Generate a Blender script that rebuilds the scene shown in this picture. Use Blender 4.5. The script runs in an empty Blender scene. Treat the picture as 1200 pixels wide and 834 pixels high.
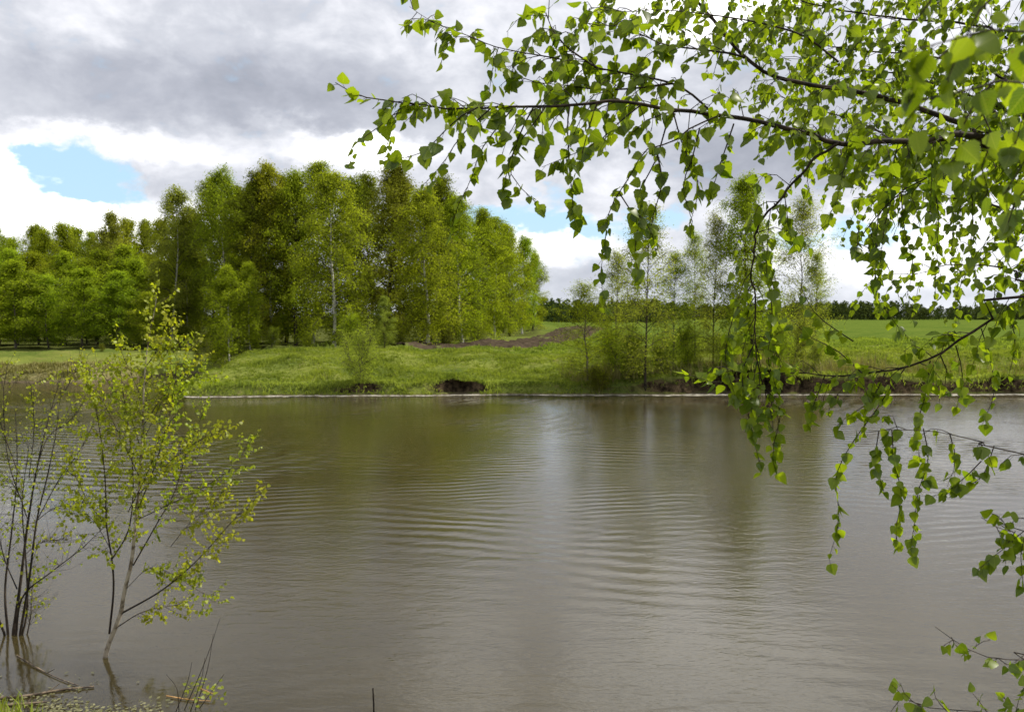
import bpy, math, random
import numpy as np
from mathutils import Vector

R = math.radians
sc = bpy.context.scene
col = sc.collection

# ------------------------------------------------------------------ camera
CZ = 3.0
PITCH = R(2.8)
F = 942.0                         # focal length in photograph pixels (1200 wide)
cam_d = bpy.data.cameras.new('camera')
cam = bpy.data.objects.new('camera', cam_d); col.objects.link(cam)
cam.location = (0, 0, CZ); cam.rotation_euler = (R(90) - PITCH, 0, 0)
cam_d.sensor_width = 36; cam_d.lens = F / 1200 * 36
cam_d.clip_start = 0.05; cam_d.clip_end = 9000
cam_d.dof.use_dof = True; cam_d.dof.focus_distance = 3.2; cam_d.dof.aperture_fstop = 6.3
sc.camera = cam

# ------------------------------------------------------------------ light
SUN_EL, SUN_AZ = 52.0, 74.0      # azimuth from +Y (view) towards +X; negative is to the left
sun_d = bpy.data.lights.new('sun', 'SUN'); sun = bpy.data.objects.new('sun', sun_d); col.objects.link(sun)
sun_d.energy = 5.0; sun_d.angle = R(0.6); sun_d.color = (1.0, 0.94, 0.83)
sd = Vector((math.sin(R(SUN_AZ)) * math.cos(R(SUN_EL)), math.cos(R(SUN_AZ)) * math.cos(R(SUN_EL)), math.sin(R(SUN_EL))))
sun.rotation_euler = sd.to_track_quat('Z', 'Y').to_euler(); sun.location = sd * 60
sc.view_settings.view_transform = 'Standard'; sc.view_settings.look = 'None'
sc.view_settings.exposure = 0.45; sc.view_settings.gamma = 1.0
sc.render.engine = 'CYCLES'
cy = sc.cycles
cy.max_bounces = 6; cy.diffuse_bounces = 3; cy.glossy_bounces = 3; cy.transmission_bounces = 3
cy.use_denoising = True; cy.sample_clamp_indirect = 4.0
cy.caustics_reflective = False; cy.caustics_refractive = False

# ------------------------------------------------------------------ node helpers
class NT:
    def __init__(s, tree):
        s.t = tree; s.n = tree.nodes; s.l = tree.links
        s.n.clear()
    def node(s, typ, ins=None, **kw):
        n = s.n.new(typ)
        for k, v in kw.items(): setattr(n, k, v)
        for k, v in (ins or {}).items(): s.put(n.inputs[k], v)
        return n
    def put(s, sock, v):
        if isinstance(v, bpy.types.NodeSocket): s.l.new(v, sock)
        elif isinstance(v, bpy.types.Node): s.l.new(v.outputs[0], sock)
        else: sock.default_value = v
    def m(s, op, a, b=None, c=None, clamp=False):
        n = s.n.new('ShaderNodeMath'); n.operation = op; n.use_clamp = clamp
        for i, v in enumerate((a, b, c)):
            if v is not None: s.put(n.inputs[i], v)
        return n.outputs[0]
    def v(s, op, a, b=None, sc_=None):
        n = s.n.new('ShaderNodeVectorMath'); n.operation = op
        s.put(n.inputs[0], a)
        if b is not None: s.put(n.inputs[1], b)
        if sc_ is not None: s.put(n.inputs['Scale'], sc_)
        return n.outputs['Value'] if op in ('LENGTH', 'DOT_PRODUCT', 'DISTANCE') else n.outputs['Vector']
    def noise(s, vec, scale, detail=4, rough=0.5, dist=0.0, out='Fac'):
        n = s.node('ShaderNodeTexNoise', {'Vector': vec, 'Scale': scale, 'Detail': detail, 'Roughness': rough, 'Distortion': dist})
        return n.outputs[out]
    def ramp(s, val, lo, hi, a=0.0, b=1.0, smooth=True):
        n = s.n.new('ShaderNodeMapRange'); n.interpolation_type = 'SMOOTHSTEP' if smooth else 'LINEAR'
        s.put(n.inputs[0], val)
        for i, q in enumerate((lo, hi, a, b)): s.put(n.inputs[i + 1], q)
        return n.outputs[0]
    def mix(s, f, a, b):
        n = s.n.new('ShaderNodeMix'); n.data_type = 'RGBA'
        s.put(n.inputs[0], f); s.put(n.inputs[6], a); s.put(n.inputs[7], b)
        return n.outputs[2]
    def comb(s, x, y, z):
        n = s.n.new('ShaderNodeCombineXYZ')
        for i, q in enumerate((x, y, z)): s.put(n.inputs[i], q)
        return n.outputs[0]

def rgb(r, g, b): return (r, g, b, 1.0)

# ------------------------------------------------------------------ sky with clouds (by direction)
wd = bpy.data.worlds.new('World'); sc.world = wd; wd.use_nodes = True
t = NT(wd.node_tree)
sky = t.node('ShaderNodeTexSky', sky_type='NISHITA')
sky.sun_disc = False; sky.sun_elevation = R(SUN_EL); sky.sun_rotation = R(SUN_AZ); sky.air_density = 1.3; sky.ozone_density = 2.0
tc = t.node('ShaderNodeTexCoord')
dirv = t.v('NORMALIZE', tc.outputs['Generated'])
sep = t.node('ShaderNodeSeparateXYZ', {0: dirv})
dx, dy, dz = sep.outputs
# azimuth / elevation in degrees
az = t.m('MULTIPLY', t.m('ARCTAN2', dx, dy), 57.2958)
el = t.m('MULTIPLY', t.m('ARCSINE', dz), 57.2958)
ae = t.comb(az, el, 0.0)
# the cloud deck seen in perspective: a plane overhead
den = t.m('ADD', t.m('MAXIMUM', dz, 0.0), 0.16)
deck = t.comb(t.m('DIVIDE', dx, den), t.m('DIVIDE', dy, den), 0.0)
n_big = t.noise(t.v('MULTIPLY', ae, (0.06, 0.11, 1)), 1.0, 5, 0.55, 0.3)
n_mid = t.noise(t.v('MULTIPLY', ae, (0.20, 0.34, 1)), 1.0, 7, 0.58, 0.4)
n_fine = t.noise(t.v('MULTIPLY', ae, (0.55, 0.9, 1)), 1.0, 6, 0.6, 0.2)
n_deck = t.noise(deck, 1.1, 6, 0.55, 0.3)
warp_n = t.node('ShaderNodeTexNoise', {'Vector': t.v('MULTIPLY', ae, (0.22, 0.36, 1)), 'Scale': 1.0, 'Detail': 6.0, 'Roughness': 0.6}).outputs['Color']
warp = t.v('MULTIPLY', t.v('SUBTRACT', warp_n, (0.5, 0.5, 0.5)), (9.0, 4.2, 0.0))
aew = t.v('ADD', ae, warp)
def blob(a, e, sa, se, lo=0.35, hi=1.15):
    q = t.v('MULTIPLY', t.v('SUBTRACT', aew, (a, e, 0.0)), (1.0 / sa, 1.0 / se, 0.0))
    return t.ramp(t.v('LENGTH', q), lo, hi, 1.0, 0.0)
def PX(px, py): return math.degrees(math.atan((px - 600) / F)), math.degrees(math.atan((371 - py) / math.hypot(F, px - 600)))
def acc(lst):
    s_ = None
    for (px, py, wpx, hpx, amp) in lst:
        a, e = PX(px, py)
        b_ = t.m('MULTIPLY', blob(a, e, wpx / 16.4, hpx / 16.4), amp)
        s_ = b_ if s_ is None else t.m('ADD', s_, b_)
    return s_
# brightness of the cloud deck: dark flat bases and bright tops, features placed by compass direction
shade = acc([(160, 118, 340, 52, -0.28), (380, 108, 170, 40, -0.18), (250, 60, 420, 50, -0.06), (20, 30, 130, 40, 0.10), (300, 15, 120, 30, -0.08),
             (560, 10, 150, 60, 0.06), (20, 205, 90, 40, 0.5), (120, 262, 240, 34, 0.42), (130, 166, 110, 18, 0.3), (230, 208, 90, 26, -0.18),
             (330, 168, 200, 22, 0.25), (420, 180, 90, 26, 0.5), (640, 150, 170, 55, -0.05), (890, 190, 200, 46, -0.40), (1000, 90, 260, 60, -0.12), (640, 285, 120, 46, 0.36), (690, 325, 130, 20, -0.22),
             (1020, 300, 190, 50, 0.28), (1130, 250, 160, 26, 0.2), (800, 50, 160, 60, 0.06), (1150, 40, 200, 60, 0.16), (760, 200, 60, 30, 0.2), (1080, 345, 160, 16, -0.12), (830, -75, 190, 110, 1.1), (545, -85, 90, 55, 0.9), (690, -40, 60, 30, .2), (330, -150, 300, 90, -0.25), (1150, -230, 300, 120, 0.4)])
shade = t.m('ADD', shade, t.m('MULTIPLY', t.m('SUBTRACT', n_big, 0.5), 0.55))
shade = t.m('ADD', shade, t.m('MULTIPLY', t.m('SUBTRACT', n_mid, 0.5), 0.75))
shade = t.m('ADD', shade, t.m('MULTIPLY', t.m('SUBTRACT', n_fine, 0.5), 0.30))
# high overhead (outside the frame) the deck brightens in patches
up = t.ramp(el, 21.0, 34.0)
shade = t.m('ADD', shade, t.m('MULTIPLY', up, t.m('ADD', 0.12, t.m('MULTIPLY', t.m('SUBTRACT', n_deck, 0.5), 2.2))))
shade = t.m('ADD', shade, 0.56)
cr = t.node('ShaderNodeValToRGB', {0: shade})
e_ = cr.color_ramp.elements
e_[0].position = 0.0; e_[0].color = rgb(0.335, 0.355, 0.415)
e_[1].position = 1.0; e_[1].color = rgb(1.75, 1.74, 1.72)
for p_, c_ in ((0.22, rgb(0.42, 0.44, 0.505)), (0.48, rgb(0.57, 0.59, 0.65)), (0.70, rgb(0.80, 0.81, 0.86)), (0.86, rgb(1.02, 1.02, 1.04))):
    q_ = e_.new(p_); q_.color = c_
# holes of clear sky
hole = acc([(92, 202, 66, 34, 1.0), (125, 229, 50, 16, 0.6), (30, 182, 34, 14, 0.6), (575, 255, 100, 24, 0.95), (720, 262, 110, 20, 0.8), (1000, 272, 120, 20, 0.75), (640, 232, 60, 14, 0.4)])
hole = t.m('ADD', hole, t.m('MULTIPLY', t.m('SUBTRACT', n_mid, 0.5), -1.5))
hole = t.m('ADD', hole, t.m('MULTIPLY', t.m('SUBTRACT', n_fine, 0.5), -1.3))
hole = t.ramp(hole, 0.14, 0.92)
BG = 0.10
clear = t.mix(0.7, t.v('MULTIPLY', sky.outputs[0], (BG, BG, BG * 0.97)), rgb(0.50, 0.76, 1.02))
skyc = t.mix(hole, cr.outputs[0], clear)
skyc = t.mix(t.ramp(el, 0.0, 7.0, 0.35, 0.0), skyc, rgb(0.68, 0.72, 0.78))
bg = t.node('ShaderNodeBackground', {'Color': t.v('MULTIPLY', skyc, (0.9 / BG, 0.9 / BG, 0.9 / BG)), 'Strength': BG})
out = t.node('ShaderNodeOutputWorld', {'Surface': bg.outputs[0]})

# ------------------------------------------------------------------ pixel helpers
cp, sp_ = math.cos(PITCH), math.sin(PITCH)
def ray(px, py):
    u = (px - 600) / F; w = (417 - py) / F
    return np.array([u, cp + w * sp_, -sp_ + w * cp])
def P(px, py, d):                 # point seen at (px, py) at world distance y = d
    r = ray(px, py); r = r * (d / r[1])
    return np.array([r[0], r[1], CZ + r[2]])

# ------------------------------------------------------------------ terrain
def sstep(x, a, b):
    q = np.clip((x - a) / (b - a), 0, 1); return q * q * (3 - 2 * q)
def vnoise(x, y, seed=0):         # smooth value noise
    x = np.asarray(x, float); y = np.asarray(y, float)
    xi = np.floor(x).astype(np.int64); yi = np.floor(y).astype(np.int64); xf = x - xi; yf = y - yi
    def h(a, b):
        n = (a * 374761393 + b * 668265263 + seed * 974711) & 0x7fffffff
        n = ((n ^ (n >> 13)) * 1274126177) & 0x7fffffff
        return ((n ^ (n >> 16)) & 0xffff) / 65535.0
    u = xf * xf * (3 - 2 * xf); w = yf * yf * (3 - 2 * yf)
    return (h(xi, yi) * (1 - u) + h(xi + 1, yi) * u) * (1 - w) + (h(xi, yi + 1) * (1 - u) + h(xi + 1, yi + 1) * u) * w
def fbm(x, y, s, seed=0, o=3):
    r = 0; a = 1; tot = 0
    for i in range(o):
        r = r + a * (vnoise(x * s, y * s, seed + i) - 0.5); tot += a; a *= .5; s *= 2.1
    return r / tot
def far_shore(x):
    y = 30.0 + 1.1 * np.sin(x * 0.11 + 1.0) * 0.5 + 0.6 * fbm(x, x * 0 + 3, 0.35, 5)
    y = y + 0.8 * sstep(x, 8, 22)
    y = y + 13.5 * sstep(-x, 12.0, 15.3) - 6.5 * sstep(-x, 17.0, 20.0)      # the inlet on the left
    return y
def near_shore(x):
    return 5.25 + 0.8 * sstep(-x, 2.6, 4.2) + 0.25 * fbm(x, x * 0, 0.9, 9)
def height(x, y):
    x = np.asarray(x, float); y = np.asarray(y, float)
    s = y - far_shore(x)
    steep = 0.35 + 0.65 * sstep(x, 1.5, 6.0) * (0.6 + 0.8 * vnoise(x * 0.5, x * 0 + 1, 3))
    steep = steep + 0.5 * np.exp(-((x + 1.9) / 0.9) ** 2)
    steep = steep + 0.9 * np.exp(-((x - 9.3) / 1.5) ** 2) + .4 * np.exp(-((x + 5.6) / .6) ** 2)
    lip = 0.28 + 0.36 * steep + 0.30 * fbm(x, y, 0.8, 2, 4)
    z = np.where(s > 0, lip * sstep(s, 0.0, 0.80 - 0.48 * np.clip(steep, 0, 1.2)) + 0.62 * sstep(s, 0.3, 8.5), 0.9 * s * 0.6)
    z = z + np.where(s > 0.3, (0.42 * fbm(x, y, 0.55, 21, 4) + .16 * fbm(x, y, 1.7, 23, 3)) * sstep(s, .2, 1.5) * (1 - .8 * sstep(s, 6, 15)), 0)
    z = z + 0.35 * np.exp(-((x + 9.0) / 5.0) ** 2) * sstep(s, 0.3, 6.0) * (1 - sstep(s, 12, 30))
    z = z + 0.10 * fbm(x, y, 0.05, 31) * sstep(s, 10, 40)
    n = near_shore(x) - y
    zn = np.where(n > 0, 1.28 * sstep(n, -0.6, 3.2) - 0.02, 0.4 * n)
    zn = zn + np.where(n > 0, 0.08 * fbm(x, y, 1.6, 41) * sstep(n, 0, .5), 0)
    z = np.where(y < 15, np.maximum(zn, -0.8), np.maximum(z, -0.8))
    return z
def hz(x, y): return float(height(np.array([x]), np.array([y]))[0])
def ground_pt(px, d):
    x = (px - 600) / F * d; z = hz(x, d); return (x, d, z)

# ------------------------------------------------------------------ mesh helpers
def mesh_obj(name, verts, faces, mats, parent=None, tint=None, smooth=False, mat_idx=None, uv=None):
    """verts (n,3); faces = list of (m,k) int arrays with equal k per array"""
    me = bpy.data.meshes.new(name)
    verts = np.asarray(verts, np.float32)
    faces = [np.asarray(f, np.int32) for f in faces if len(f)]
    me.vertices.add(len(verts)); me.vertices.foreach_set('co', verts.ravel())
    nl = sum(f.size for f in faces); npoly = sum(len(f) for f in faces)
    me.loops.add(nl); me.loops.foreach_set('vertex_index', np.concatenate([f.ravel() for f in faces]))
    me.polygons.add(npoly)
    tot = np.concatenate([np.full(len(f), f.shape[1], np.int32) for f in faces])
    st = np.concatenate(([0], np.cumsum(tot)[:-1])).astype(np.int32)
    me.polygons.foreach_set('loop_start', st); me.polygons.foreach_set('loop_total', tot)
    if smooth: me.polygons.foreach_set('use_smooth', np.ones(npoly, bool))
    if mat_idx is not None: me.polygons.foreach_set('material_index', np.asarray(mat_idx, np.int32))
    me.update(calc_edges=True)
    if tint is not None:
        a = me.attributes.new('tint', 'FLOAT', 'POINT'); a.data.foreach_set('value', np.asarray(tint, np.float32))
    for m_ in (mats if isinstance(mats, (list, tuple)) else [mats]): me.materials.append(m_)
    if uv is not None:
        a = me.attributes.new('blade', 'FLOAT_VECTOR', 'POINT'); a.data.foreach_set('vector', np.asarray(uv, np.float32).ravel())
    o = bpy.data.objects.new(name, me); col.objects.link(o)
    if parent: o.parent = parent
    return o
def empty(name, loc, label=None, cat=None, group=None):
    o = bpy.data.objects.new(name, None); col.objects.link(o); o.location = loc; o.empty_display_size = .2
    tag(o, label, cat, group); return o
def tag(o, label=None, cat=None, group=None, kind=None):
    if label: o['label'] = label
    if cat: o['category'] = cat
    if group: o['group'] = group
    if kind: o['kind'] = kind
    return o
def part_of(name, o, root):       # parent a world-space mesh to a root Empty that only has a location
    o.parent = root; o.matrix_parent_inverse.identity(); o.location = -Vector(root.location); return o
class Tubes:
    def __init__(s): s.v = []; s.f = []; s.n = 0
    def add(s, pts, rad, k=5):
        pts = np.asarray(pts, float); n = len(pts)
        rad = np.broadcast_to(np.asarray(rad, float), (n,))
        tan = np.gradient(pts, axis=0); tan /= np.linalg.norm(tan, axis=1, keepdims=True) + 1e-9
        ref = np.array([0, 0, 1.0]) if abs(tan[0][2]) < .8 else np.array([1.0, 0, 0])
        a = np.cross(tan, ref); a /= np.linalg.norm(a, axis=1, keepdims=True) + 1e-9
        b = np.cross(tan, a)
        th = np.arange(k) * 2 * math.pi / k
        ring = pts[:, None, :] + rad[:, None, None] * (np.cos(th)[None, :, None] * a[:, None, :] + np.sin(th)[None, :, None] * b[:, None, :])
        s.v.append(ring.reshape(-1, 3))
        i = np.arange(n - 1)[:, None] * k; j = np.arange(k)[None, :]; j2 = (j + 1) % k
        q = np.stack([i + j, i + j2, i + k + j2, i + k + j], -1).reshape(-1, 4) + s.n
        s.f.append(q); s.n += n * k
    def build(s, name, mat, parent=None, n_first=None):
        mi = None if n_first is None else np.concatenate([np.full(len(f), 0 if len(f) in n_first else 1) for f in s.f])
        return mesh_obj(name, np.concatenate(s.v), [np.concatenate(s.f)], mat, parent, smooth=True, mat_idx=mi)

def spline(pts, n):               # Catmull-Rom resample
    p = np.asarray(pts, float)
    if len(p) < 3: return p[0] + (p[-1] - p[0]) * np.linspace(0, 1, n)[:, None]
    q = np.vstack([2 * p[0] - p[1], p, 2 * p[-1] - p[-2]])
    seg = np.linalg.norm(np.diff(p, axis=0), axis=1); cum = np.concatenate(([0], np.cumsum(seg)))
    tt = np.linspace(0, cum[-1], n); res = []
    for x in tt:
        i = min(np.searchsorted(cum, x, 'right') - 1, len(seg) - 1); u = (x - cum[i]) / (seg[i] + 1e-9)
        a, b, c, d = q[i], q[i + 1], q[i + 2], q[i + 3]
        res.append(0.5 * (2 * b + (c - a) * u + (2 * a - 5 * b + 4 * c - d) * u * u + (3 * b - a - 3 * c + d) * u ** 3))
    return np.array(res)

# ------------------------------------------------------------------ materials
def new_mat(name):
    m_ = bpy.data.materials.new(name); m_.use_nodes = True; return m_, NT(m_.node_tree)
def leaf_mat(name, c_lo, c_hi, trans=0.42, gloss=0.05, rough=0.35, obj_var=0.22, hue_var=0.03, veins=False):
    m_, q = new_mat(name)
    at = q.node('ShaderNodeAttribute', attribute_name='tint')
    oi = q.node('ShaderNodeObjectInfo')
    c = q.mix(at.outputs['Fac'], c_lo, c_hi)
    hsv = q.node('ShaderNodeHueSaturation', {'Color': c, 'Saturation': 1.0,
        'Hue': q.m('ADD', 0.5, q.m('MULTIPLY', q.m('SUBTRACT', oi.outputs['Random'], 0.5), hue_var)),
        'Value': q.m('ADD', 1 - obj_var * .5, q.m('MULTIPLY', oi.outputs['Random'], obj_var))})
    c = hsv.outputs[0]
    if veins:      # side veins and midrib of the blade, and a few brown specks
        bl = q.node('ShaderNodeSeparateXYZ', {0: q.node('ShaderNodeAttribute', attribute_name='blade').outputs['Vector']}).outputs
        st = q.m('ABSOLUTE', q.m('SUBTRACT', q.m('FRACT', q.m('MULTIPLY', q.m('SUBTRACT', bl[0], q.m('MULTIPLY', bl[1], .75)), 8.0)), .5))
        vn = q.m('MAXIMUM', q.ramp(st, .14, .02, 0, .8), q.ramp(bl[1], .030, .008))
        c = q.mix(q.m('MULTIPLY', vn, .32), c, rgb(.30, .33, .06))
        sp_n = q.noise(q.node('ShaderNodeNewGeometry').outputs['Position'], 160, 2, .5)
        c = q.mix(q.ramp(sp_n, .70, .76, 0, .7), c, rgb(.10, .06, .02))
    tcol = q.v('MULTIPLY', c, (1.68, 1.68, 0.7))
    d = q.node('ShaderNodeBsdfDiffuse', {'Color': c})
    tr = q.node('ShaderNodeBsdfTranslucent', {'Color': tcol})
    mx = q.node('ShaderNodeMixShader', {0: trans, 1: d.outputs[0], 2: tr.outputs[0]})
    res = mx.outputs[0]
    if gloss:
        g = q.node('ShaderNodeBsdfGlossy', {'Color': rgb(1, 1, 1), 'Roughness': rough})
        res = q.node('ShaderNodeMixShader', {0: gloss, 1: res, 2: g.outputs[0]}).outputs[0]
    q.node('ShaderNodeOutputMaterial', {0: res}); return m_
M = {}
M['olive']  = leaf_mat('birch_leaves_olive', rgb(.120, .150, .012), rgb(.275, .310, .024), 0.56, 0.0)
M['bright'] = leaf_mat('young_leaves', rgb(.118, .165, .010), rgb(.265, .325, .022), 0.54, 0.0)
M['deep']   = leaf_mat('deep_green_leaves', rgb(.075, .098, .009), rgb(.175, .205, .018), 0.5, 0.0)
M['brown']  = leaf_mat('bronze_leaves', rgb(.095, .105, .012), rgb(.185, .195, .020), 0.38, 0.0)
M['silver'] = leaf_mat('pale_leaves', rgb(.14, .19, .025), rgb(.26, .33, .055), 0.35, 0.0)
M['pale']   = leaf_mat('sparse_leaves', rgb(.14, .17, .025), rgb(.27, .31, .05), 0.55, 0.0)
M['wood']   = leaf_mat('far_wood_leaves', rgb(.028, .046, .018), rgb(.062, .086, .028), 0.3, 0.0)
M['sap']    = leaf_mat('sapling_leaves', rgb(.165, .198, .008), rgb(.32, .355, .022), 0.55, 0.02, 0.5, 0)
M['birch']  = leaf_mat('birch_leaves_near', rgb(.062, .108, .004), rgb(.190, .250, .010), 0.62, 0.02, 0.38, 0.0, 0.0, True)
M['grass']  = leaf_mat('grass_blades', rgb(.078, .108, .018), rgb(.205, .238, .042), 0.44, 0.0)
M['drygrass'] = leaf_mat('dry_grass_blades', rgb(.12, .12, .035), rgb(.25, .23, .10), 0.25, 0.0)
M['debris'] = leaf_mat('floating_leaf_litter', rgb(.06, .065, .025), rgb(.19, .19, .09), 0.1, 0.05)
def bark_mat(name, a, b, scale=6.0, stretch=(1, 1, .3), bump=.4, thr=(.42, .58)):
    m_, q = new_mat(name)
    o = q.node('ShaderNodeTexCoord')
    v = q.v('MULTIPLY', o.outputs['Object'], stretch)
    n1 = q.noise(v, scale, 6, .6); c = q.mix(q.ramp(n1, thr[0], thr[1]), a, b)
    bp = q.node('ShaderNodeBump', {'Height': n1, 'Strength': bump, 'Distance': 0.01})
    p = q.node('ShaderNodeBsdfPrincipled', {'Base Color': c, 'Roughness': .85, 'Normal': bp.outputs[0]})
    p.inputs['Specular IOR Level'].default_value = .2
    q.node('ShaderNodeOutputMaterial', {0: p.outputs[0]}); return m_
M['bark']  = bark_mat('dark_bark', rgb(.018, .014, .011), rgb(.055, .042, .032))
M['bark2'] = bark_mat('grey_bark', rgb(.05, .042, .032), rgb(.14, .12, .095))
M['white_bark'] = bark_mat('birch_bark', rgb(.05, .045, .04), rgb(.50, .48, .43), 5.0, (.6, .6, 2.2), .3, (.33, .45))
M['twig']  = bark_mat('twig_bark', rgb(.014, .010, .008), rgb(.040, .027, .020), 30, (1, 1, 1), .3)
M['straw'] = bark_mat('dry_straw', rgb(.30, .17, .06), rgb(.46, .28, .12), 20, (1, 1, 1), .1)
M['sap_bark'] = bark_mat('sapling_bark', rgb(.09, .065, .042), rgb(.36, .31, .25), 9.0, (1, 1, 1), .3)
M['stick'] = bark_mat('wet_stick', rgb(.05, .038, .028), rgb(.15, .115, .08), 20, (1, 1, 1), .3)

# ------------------------------------------------------------------ ground
def axis(segs):
    a = []
    for lo, hi, st in segs: a.append(np.arange(lo, hi, st))
    return np.unique(np.round(np.concatenate(a + [np.array([segs[-1][1]])]), 4))
gx = axis([(-3000, -600, 300), (-600, -120, 40), (-120, -40, 4), (-40, 44, .25), (44, 130, 4), (130, 600, 40), (600, 3000, 300)])
gy = axis([(-120, -6, 6), (-6, 9, .25), (9, 27.5, 2.5), (27.5, 34, .11), (34, 50, .3), (50, 130, 2.0), (130, 600, 30), (600, 4500, 300)])
X, Y = np.meshgrid(gx, gy)
Z = height(X, Y)
def undercut(x):
    return (.15 + 1.3 * vnoise(x * 3.1, x * 0 + 2, 91)) * (.6 * np.exp(-((x + 1.9) / .75) ** 2) + 1.1 * np.exp(-((x - 9.3) / 1.4) ** 2) + .55 * np.exp(-((x + 5.6) / .5) ** 2) * .8 + sstep(x, 3, 5) * .75 * 1.4 * np.clip(vnoise(x * .8, x * 0, 17) - .5, 0, 1) + .5 * np.clip(vnoise(x * .9, x * 0 + 7, 19) - .6, 0, 1))
SB = Y - far_shore(X)
Y = Y + np.where((Y > 27) & (Y < 36), undercut(X) * sstep(SB, -.9, .02) * (1 - sstep(SB, .12, .55)), 0)
nx, ny = len(gx), len(gy)
i = np.arange(ny - 1)[:, None] * nx; j = np.arange(nx - 1)[None, :]
gf = np.stack([i + j, i + j + 1, i + nx + j + 1, i + nx + j], -1).reshape(-1, 4)
gm, q = new_mat('meadow_ground')
geo = q.node('ShaderNodeNewGeometry')
pos = geo.outputs['Position']; spz = q.node('ShaderNodeSeparateXYZ', {0: pos}); nz = q.node('ShaderNodeSeparateXYZ', {0: geo.outputs['Normal']}).outputs[2]
n1 = q.noise(pos, 0.35, 6, .6); n2 = q.noise(pos, 2.2, 6, .65); n3 = q.noise(pos, 0.035, 4, .5)
meadow = q.mix(q.ramp(n1, .35, .65), rgb(.065, .090, .018), rgb(.130, .150, .032))
meadow = q.mix(q.ramp(n2, .50, .72, 0, .55), meadow, rgb(.165, .140, .055))
crop = q.mix(q.ramp(q.noise(q.v('MULTIPLY', pos, (.25, 1, 1)), .5, 6, .6), .35, .65), rgb(.056, .088, .014), rgb(.088, .118, .020))
cropmask = q.m('MULTIPLY', q.ramp(q.m('ADD', spz.outputs[1], q.m('MULTIPLY', n1, 8)), 47, 60), q.ramp(spz.outputs[0], 2.0, 9.0))
cropmask = q.m('MAXIMUM', cropmask, q.ramp(spz.outputs[1], 130, 180))
c = q.mix(cropmask, meadow, crop)
# dried reeds of the left shore
dry = q.m('MULTIPLY', q.ramp(q.m('MULTIPLY', spz.outputs[0], -1.0), 15.5, 18.5), q.ramp(spz.outputs[1], 41.5, 38.5))
c = q.mix(q.m('MULTIPLY', dry, q.ramp(n2, .3, .6, .4, .95)), c, rgb(.17, .15, .07))
# bare soil where the bank is steep, wet sand at the water line
c = q.mix(q.ramp(q.m('ADD', nz, q.m('MULTIPLY', q.m('SUBTRACT', n2, .5), .5)), .66, .45), c, q.mix(q.ramp(q.noise(pos, 5, 5, .7), .35, .65), rgb(.014, .010, .007), rgb(.085, .062, .036)))
c = q.mix(q.ramp(q.m('ADD', spz.outputs[2], q.m('MULTIPLY', n2, .12)), .16, .08), c, rgb(.10, .080, .052))
# forest floor
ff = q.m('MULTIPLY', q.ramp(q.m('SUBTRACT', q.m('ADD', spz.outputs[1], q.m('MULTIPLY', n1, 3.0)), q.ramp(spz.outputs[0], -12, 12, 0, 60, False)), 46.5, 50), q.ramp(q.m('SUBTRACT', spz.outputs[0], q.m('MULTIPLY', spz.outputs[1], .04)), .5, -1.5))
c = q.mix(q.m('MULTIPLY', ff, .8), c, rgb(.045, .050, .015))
bh = q.m('ADD', q.m('MULTIPLY', n2, .10), q.m('MULTIPLY', q.noise(pos, 9, 4, .6), .04))
bp = q.node('ShaderNodeBump', {'Height': bh, 'Strength': 1.0, 'Distance': 1.0})
p = q.node('ShaderNodeBsdfPrincipled', {'Base Color': c, 'Roughness': .95, 'Normal': bp.outputs[0]}); p.inputs['Specular IOR Level'].default_value = 0
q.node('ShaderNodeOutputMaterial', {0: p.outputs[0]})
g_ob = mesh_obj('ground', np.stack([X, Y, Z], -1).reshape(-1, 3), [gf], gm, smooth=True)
tag(g_ob, kind='structure')

# ------------------------------------------------------------------ water
wm, q = new_mat('pond_water')
geo = q.node('ShaderNodeNewGeometry'); pos = geo.outputs['Position']
wx, wy, _ = q.node('ShaderNodeSeparateXYZ', {0: pos}).outputs
def wave(vec, scale, dist, detail, dscale, rot):
    mp = q.node('ShaderNodeMapping', {'Vector': vec, 'Rotation': (0, 0, R(rot))})
    n = q.node('ShaderNodeTexWave', {'Vector': mp.outputs[0], 'Scale': scale, 'Distortion': dist, 'Detail': detail, 'Detail Scale': dscale}, wave_type='BANDS', bands_direction='Y')
    return n.outputs['Fac']
big = q.noise(pos, .16, 3, .5); big2 = q.noise(q.v('ADD', pos, (31.0, 7.0, 0.0)), .22, 3, .5)
train1 = q.m('MULTIPLY', wave(pos, .85, 4.2, 3.0, .9, 13), q.m('MULTIPLY', q.ramp(big, .44, .62, .04, 1.0), q.ramp(wy, 7.5, 11, .3, 1.0)))
train2 = q.m('MULTIPLY', wave(pos, 1.15, 4.0, 3.0, .9, -14), q.m('MULTIPLY', q.ramp(big2, .46, .62, .03, 1.0), q.ramp(wy, 7.5, 11, .35, 1.0)))
sw = q.noise(q.v('MULTIPLY', pos, (.6, 1.5, 1)), 1.3, 3, .5)
chop = q.noise(q.v('MULTIPLY', pos, (1.5, 2.6, 1)), 2.6, 5, .6)
calm = q.ramp(q.m('ADD', wx, q.m('MULTIPLY', q.m('SUBTRACT', wy, 7.0), .8)), -4.0, -.8, .35, 1.0)      # sheltered between the shrubs
h_ = q.m('ADD', q.m('MULTIPLY', train1, .0078), q.m('MULTIPLY', train2, .0054))
h_ = q.m('ADD', h_, q.m('MULTIPLY', sw, .0065))
h_ = q.m('ADD', h_, q.m('MULTIPLY', q.m('MULTIPLY', chop, q.m('MULTIPLY', q.ramp(wy, 8, 22, .8, 1.0), q.ramp(q.noise(q.v('ADD', pos, (5.0, 51.0, 0.0)), .13, 3, .6), .38, .62, .45, 1.25))), .0056))
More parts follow.
